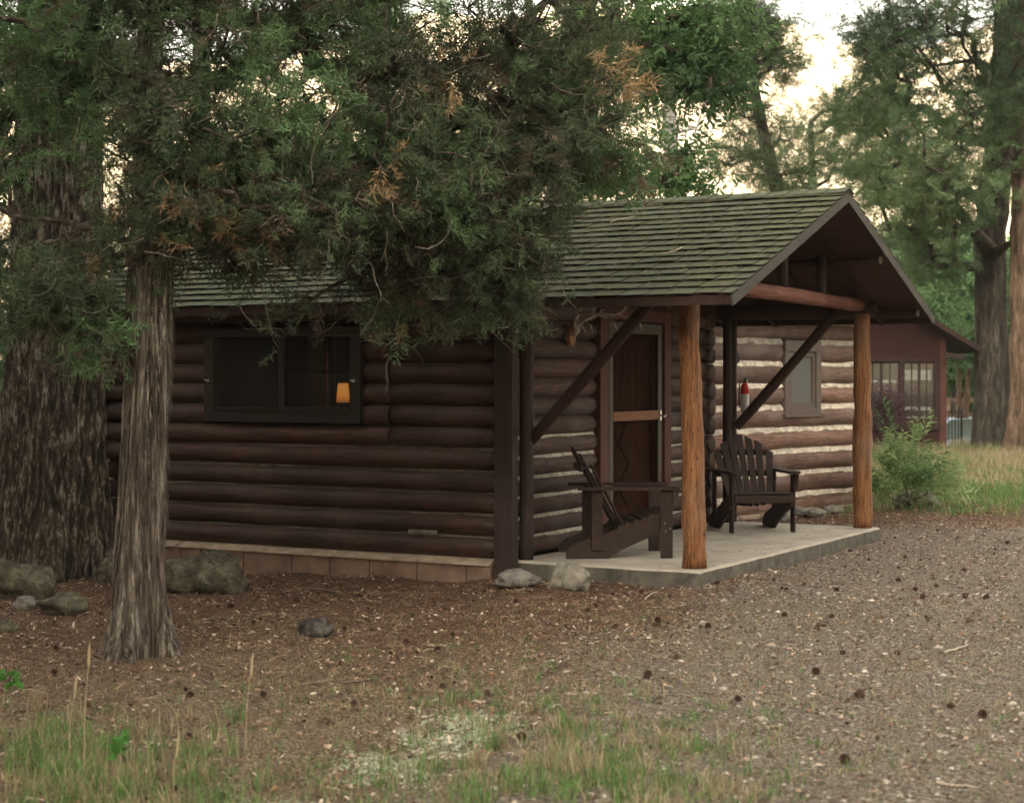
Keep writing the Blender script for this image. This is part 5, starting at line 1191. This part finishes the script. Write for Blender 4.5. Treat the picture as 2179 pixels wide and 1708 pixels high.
x, y = wedge(260, 6.2, 15); k = gside(x, y) > -.3; x, y = x[k], y[k]; n = len(x)
o = pebbles('pale_pebbles', x, y, rg.gamma(3, .003, n) + .006, pick([(.6,.56,.52), (.5,.45,.4), (.45,.3,.22)], n, .15), litm)
tag(o, 'pale pebbles sprinkled over the dirt', 'pebbles', kind='stuff')
def grassblades(name, x, y, H, W, cols, lean=.35, zbase=None):
    n = len(x); z = gz(x, y) - .01; th = rg.uniform(0, 6.28, n); ln = rg.gamma(2, lean / 2, n) * H
    D = np.stack([np.cos(th), np.sin(th)], 1); ph = rg.uniform(0, 6.28, n); S_ = np.stack([np.cos(ph), np.sin(ph)], 1) * (W / 2)[:, None]
    def at(f, wf):
        c = np.stack([x + D[:, 0] * ln * f ** 2, y + D[:, 1] * ln * f ** 2, z + H * (f - .12 * f ** 2)], 1); s3 = np.concatenate([S_ * wf, np.zeros((n, 1))], 1); return c - s3, c + s3
    a0, b0 = at(0, 1); a1, b1 = at(.45, .85); a2, b2 = at(.8, .5); tp = at(1.0, 0)[0]
    V = np.stack([a0, b0, a1, b1, a2, b2, tp], 1).reshape(-1, 3)
    T = np.array([[0,1,3],[0,3,2],[2,3,5],[2,5,4],[4,5,6]]); F = (np.arange(n)[:, None, None] * 7 + T[None]).reshape(-1, 3)
    return np_mesh(name, V, F, M['leaf_broad'], tint=np.repeat(cols, 7, 0))
def tufts(specs):   # px, py, rx px, ry px, tufts, blades, height
    global TID
    X, Y, Hh, TI = [], [], [], []
    for (px, py, rx, ry, nt_, nb, h) in specs:
        for _ in range(nt_):
            qx = px + rg.normal(0, rx); qy = max(1120, py + rg.normal(0, ry)); d = FPX * (CZ + .16) / max(60, (qy - 800)); cx = (qx - 1089.5) / FPX * d
            m_ = rg.randint(max(2, nb // 2), nb + 1); r = rg.uniform(.015, .05); TI.append(np.full(m_, len(TI))); X.append(cx + rg.normal(0, r, m_)); Y.append(d + rg.normal(0, r, m_)); Hh.append(h * rg.uniform(.5, 1.2) * rg.uniform(.5, 1.15, m_))
    TID = np.concatenate(TI); return np.concatenate(X), np.concatenate(Y), np.concatenate(Hh)
x, y, H = tufts([(230, 1640, 130, 60, 130, 30, .16), (120, 1580, 60, 40, 80, 26, .16), (420, 1680, 120, 40, 70, 18, .11), (980, 1500, 190, 60, 100, 16, .08), (1200, 1600, 200, 70, 150, 28, .10), (1150, 1690, 190, 40, 80, 30, .13), (900, 1420, 160, 60, 40, 10, .06), (560, 1600, 140, 60, 60, 12, .08), (1350, 1640, 150, 60, 60, 20, .09), (1000, 1400, 260, 40, 60, 9, .06), (650, 1500, 260, 50, 50, 9, .07), (1700, 1520, 260, 90, 90, 9, .05), (1500, 1600, 200, 60, 60, 12, .06), (1250, 1450, 200, 40, 40, 9, .06), (1950, 1660, 160, 40, 40, 9, .05), (1350, 1500, 120, 60, 46, 12, .06), (900, 1650, 160, 40, 60, 12, .08), (1500, 1640, 180, 60, 60, 10, .06), (1900, 1600, 200, 80, 46, 9, .05), (700, 1600, 160, 60, 40, 8, .07), (1350, 1330, 60, 30, 16, 8, .06), (1100, 1320, 40, 15, 6, 7, .07), (1570, 1450, 60, 60, 12, 9, .06), (2100, 1560, 60, 60, 16, 10, .05), (1480, 1690, 60, 20, 16, 20, .10)])
n = len(x); tt = rg.rand(TID.max() + 1)[TID]; m_ = (rg.rand(n) * .45 + tt) < .78
cols = np.where(m_[:, None], pick([(.10,.19,.05), (.14,.26,.075), (.18,.30,.10), (.10,.14,.06)], n), pick([(.36,.31,.18), (.28,.22,.13), (.44,.37,.24)], n))
tag(grassblades('grass', x, y, H, rg.uniform(.0028, .0062, n), cols), 'sparse green and straw grass tufts in the foreground dirt', 'grass', kind='stuff')
# thin dry grass everywhere in front
x, y = wedge(16000, 6.2, 13.0); n = len(x); tag(grassblades('dry_grass', x, y, rg.uniform(.02, .09, n), rg.uniform(.002, .004, n), pick([(.3,.25,.15), (.2,.15,.09), (.12,.14,.05), (.35,.3,.19)], n), .9), 'thin dry grass stems over the litter', 'grass', kind='stuff')
# meadow behind on the right
x = rg.uniform(1.5, 22, 90000); y = rg.uniform(21.2, 45, 90000); k = (x / y > .17) & (x / y < .33) & ~((x < 10.3) & (y > 39.5)) & (y < 42.5) & (y > 20.6 + .9 * np.sin(x * 1.7) + .5 * np.sin(x * 4.1)); x, y = x[k], y[k]; n = len(x)
hh = np.where(y > 31, .27, .14) * rg.uniform(.5, 1.2, n); patch = np.sin(x * .9 + 1) * np.sin(y * .6) + rg.normal(0, .5, n) + np.where(y > 31, -.6, .45)
cols = np.where((patch > 0)[:, None], pick([(.08,.17,.045), (.12,.23,.065), (.17,.26,.085)], n), pick([(.38,.31,.19), (.28,.22,.12), (.45,.37,.24)], n))
tag(grassblades('meadow_grass', x, y, hh, rg.uniform(.006, .014, n), cols), 'tall green and straw meadow grass behind the drive', 'grass', kind='stuff')
# pale lichen mats
x, y, H = tufts([(960, 1555, 60, 22, 260, 14, .014), (1000, 1525, 45, 8, 80, 12, .012), (820, 1610, 60, 16, 120, 12, .012), (560, 1690, 60, 10, 90, 12, .012), (860, 1640, 60, 16, 60, 10, .012)])
n = len(x); tag(pebbles('lichen', x, y, rg.uniform(.004, .011, n), pick([(.34,.36,.26), (.44,.44,.33), (.26,.29,.19)], n, .2), litm), 'pale grey green lichen mats on the dirt', 'lichen', kind='stuff')
# ------------------------------------------------------------------ pine cones
def cone_mesh():
    b = MB(); L = .045
    for i in range(8):
        f = i / 7; r = .020 * math.sin(math.pi * (.18 + .78 * f)); 
        for j in range(8):
            th = 2 * math.pi * (j + .5 * (i % 2)) / 8; c_, s_ = math.cos(th), math.sin(th); z = L * f
            b.add([(c_ * r * .35, s_ * r * .35, z), (c_ * r - s_ * .006, s_ * r + c_ * .006, z + .004), (c_ * r * 1.15, s_ * r * 1.15, z + .011), (c_ * r + s_ * .006, s_ * r - c_ * .006, z + .004)], [(0, 1, 2, 3)])
    b.tube([(0, 0, 0), (0, 0, L * .5), (0, 0, L)], [.006, .010, .003], 8)
    return b
cm = cone_mesh().build('pine_cone', plain('cone_brown', (.085,.046,.032), .9, .4, 60)); tag(cm, 'small dark brown pine cone lying on the litter and gravel', 'pine cone', 'pine cones on the ground')
cones = []
while len(cones) < 105:
    px = rg.uniform(420, 2179) if rg.rand() < .85 else rg.uniform(0, 500); py = rg.choice([rg.uniform(1130, 1400), rg.uniform(1130, 1350), rg.uniform(1380, 1690)], p=[.4, .42, .18]); d = FPX * (CZ + .16) / (py - 800); x_ = (px - 1089.5) / FPX * d
    if inside_cab(np.array(x_), np.array(d)) or (py < 1250 and px < 1480): continue
    cones.append((x_, d))
for i, (x_, d) in enumerate(cones):
    o = cm if i == 0 else cm.copy()
    if i: C.objects.link(o)
    s_ = rg.uniform(.5, 1.1); o.scale = (s_, s_, s_); o.location = (x_, d, gzf(x_, d) + .016); o.rotation_euler = (R(90) + rg.normal(0, .3), rg.uniform(0, 6), rg.uniform(0, 6.28))
# ------------------------------------------------------------------ sticks
def stick(label, pts, r, mat, name='stick'):
    b = MB(); P3 = []
    for (px, py) in pts:
        d = FPX * (CZ + .16) / (py - 800); x_ = (px - 1089.5) / FPX * d; P3.append(Vector((x_, d, gzf(x_, d) + r + .004)))
    fine = []
    for a, c_ in zip(P3[:-1], P3[1:]):
        for k in range(4): fine.append(a.lerp(c_, k / 4) + Vector(rg.normal(0, r * .5, 3)))
    fine.append(P3[-1]); b.tube(fine, list(np.linspace(r, r * .5, len(fine))), 7, .2, 1); o = b.build(name, mat, None, True); tag(o, label, 'stick'); return o
pale = plain('pale_stick', (.42,.36,.29), .8, .25, 20); dk = plain('brown_stick', (.16,.12,.09), .9, .3, 20)
stick('curved pale twig lying on the gravel at the right', [(2010, 1396), (2040, 1392), (2058, 1382), (2054, 1373)], .009, pale)
stick('long thin grey branch on the litter in the middle foreground', [(640, 1448), (760, 1434), (880, 1415)], .008, dk)
stick('short pale branch lying below the foundation', [(650, 1240), (700, 1243), (757, 1262)], .011, dk)
stick('grey root-like stick right of the juniper base', [(420, 1302), (520, 1288), (585, 1282)], .007, dk)
stick('thin stick in front of the dark pointed stone', [(625, 1340), (700, 1336), (720, 1334)], .006, dk)
stick('pale bark sliver on the dirt at the lower right', [(1990, 1685), (2080, 1690)], .007, pale)
stick('short pale stick in the gravel right of the slab corner', [(1700, 1418), (1740, 1415)], .008, dk)
stick('small pale curl of bark between the porch stone and grass', [(1372, 1282), (1390, 1270), (1402, 1262)], .007, pale)
# twigs fallen on the roof
def roof_pt(px, s):   # s metres up the slope from the eave, along picture column px
    u = ue + s * math.cos(ang); z = ze + s * math.sin(ang) + .045; k = (px - 1089.5) / FPX
    wv = ((1.505 + CAB_C * u) - k * (13.95 + CAB_S * u)) / (CAB_S + k * CAB_C); p = frame_pt(u, wv, z); return p
for lab, q in (('curved pale twig lying low on the shingles', [(1395, 1.02), (1420, 1.05), (1440, 1.12), (1452, 1.2)]), ('forked pale twig lying near the ridge on the shingles', [(1298, 2.12), (1315, 2.22), (1350, 2.28)])):
    b = MB(); b.tube([roof_pt(a, s_) for a, s_ in q], .006, 6); tag(b.build('twig', pale, None, True), lab, 'twig')
n = 2600; A = []; 
u_ = rg.uniform(0.02, slope, n); pxs = rg.uniform(1000, 1760, n); P0 = np.array([tuple(roof_pt(a, s_)) for a, s_ in zip(pxs, u_)]); P0[:, 2] -= .008
th = rg.normal(1.2, .5, n); Lr = rg.uniform(.02, .07, n); D = np.stack([np.cos(th), np.sin(th), rg.normal(.15, .1, n)], 1) * Lr[:, None]
k = -(P0[:, 0] - 1.505) * CAB_S + (P0[:, 1] - 13.95) * CAB_C > w0; V, F = tubes_np(P0[k], (P0 + D)[k], np.full(k.sum(), .0012), np.full(k.sum(), .0008), 3)
cc = np.repeat(pick([(.25,.16,.10), (.4,.3,.2), (.3,.15,.08)], k.sum()), 6, 0)
tag(np_mesh('roof_needles', V, F, litm, tint=cc), 'dry needles strewn over the roof shingles', 'needles', kind='stuff')
n = 55; uu = rg.uniform(.05, 4.6, n); wv = rg.uniform(.03, 1.6, n) * rg.uniform(.2, 1, n); pz = np.array([tuple(frame_pt(a, b_, .004)) for a, b_ in zip(uu, wv)])
th = rg.uniform(0, 6.28, n); Lr = rg.uniform(.015, .06, n); D = np.stack([np.cos(th) * Lr, np.sin(th) * Lr, 0 * th], 1)
V, F = tubes_np(pz, pz + D, np.full(n, .0016), np.full(n, .001), 3)
tag(np_mesh('slab_needles', V, F, litm, tint=np.repeat(pick([(.10,.055,.03), (.2,.12,.07), (.06,.035,.02)], n), 6, 0)), 'a few brown needles blown onto the porch slab', 'needles', kind='stuff')
# tall seed stalks close to the camera
for k, (px, py0, py1, d) in enumerate(((185, 1700, 1375, 7.6), (528, 1650, 1395, 8.1), (375, 1708, 1560, 7.4), (152, 1640, 1440, 8.0))):
    p0 = P(px - 6, py0, d); p1 = P(px + rg.uniform(-4, 20), py1, d); z0 = gzf(p0.x, d); b = MB(); b.tube([(p0.x, d, z0), (p0.x * .5 + p1.x * .5 - .01, d, (z0 + p1.z) / 2), tuple(p1)], [.0028, .0022, .001], 5)
    st = b.build('grass_stalk', plain('straw', (.36,.29,.17), .9, .2, 20)); tag(st, ['tallest dry seed stalk rising at the lower left', 'single dry seed stalk standing in the open litter', 'short dry stalk at the bottom edge left of centre', 'thin dry stalk left of the tallest one'][k], 'grass stalk')
    b = MB(); dv = (p1 - Vector((p0.x, d, z0))).normalized(); q = p1 - dv * .10
    b.tube([q, q + dv * .03, q + dv * .08, q + dv * .12], [.002, .0065, .005, .001], 7, .4, k); b.build('seed_head', bpy.data.materials['straw'] if k == 0 else st.data.materials[0], st)

# ------------------------------------------------------------------ unseen conifers added left of the viewer to shade the near ground
rs = np.random.RandomState(404)
g0 = thing('added_shade_tree', 'tall dense conifer added unseen left of the viewer for shade', 'tree', (-8.0, 4.0, -.2), 0, 'added unseen conifers that cast shade')
trunk_mesh('trunk', [(0, 0, -.2), (0, 0, 4), (0, 0, 9), (0, 0, 14)], [.3, .25, .18, .04], M['bark_grey'], g0, 24, 60, .03, 12, (.12, .4), 2.0, .8)
n = 5200; zz = rs.uniform(2.4, 14, n); rr = (1 - (zz - 2.2) / 12.2) * 3.1 * rs.uniform(.25, 1, n) ** .5 + .2; th = rs.uniform(0, 6.28, n)
pp = np.stack([rr * np.cos(th), rr * np.sin(th), zz - .25 * rr], 1); dd = np.stack([np.cos(th), np.sin(th), -.3 + 0 * th], 1) + rs.normal(0, .25, (n, 3))
foliage('crown', pp, dd, clumpcol(pp, gA, .15, .6, rs), NE[:4], 1.3, M['leaf'], g0, rs)
for k, (x_, y_, lab) in enumerate(((-8.5, 9.5, 'unseen conifer added for shade off to the left beyond the picture edge'), (-10.5, 14.5, 'unseen conifer added for shade left of the furrowed trunk'))):
    c = copy_tree(g0); c.location = (x_, y_, -.2); c.rotation_euler = (0, 0, 1.3 * k + .7); c['label'] = lab

# ------------------------------------------------------------------ thin volume over the whole scene, added to lift the darkest tones
hzb = MB(); hzb.box((-700, -330, -4.5), (700, 440, 130))
hm = bpy.data.materials.new('haze'); hm.use_nodes = True; t_ = hm.node_tree; t_.nodes.clear()
pv = t_.nodes.new('ShaderNodeVolumePrincipled'); pv.inputs['Color'].default_value = (.95, .93, .88, 1); pv.inputs['Density'].default_value = HAZE
ov = t_.nodes.new('ShaderNodeOutputMaterial'); t_.links.new(pv.outputs[0], ov.inputs['Volume'])
tag(hzb.build('haze', hm), 'thin pale volume added over the scene to lift the dark tones', 'haze', kind='stuff')
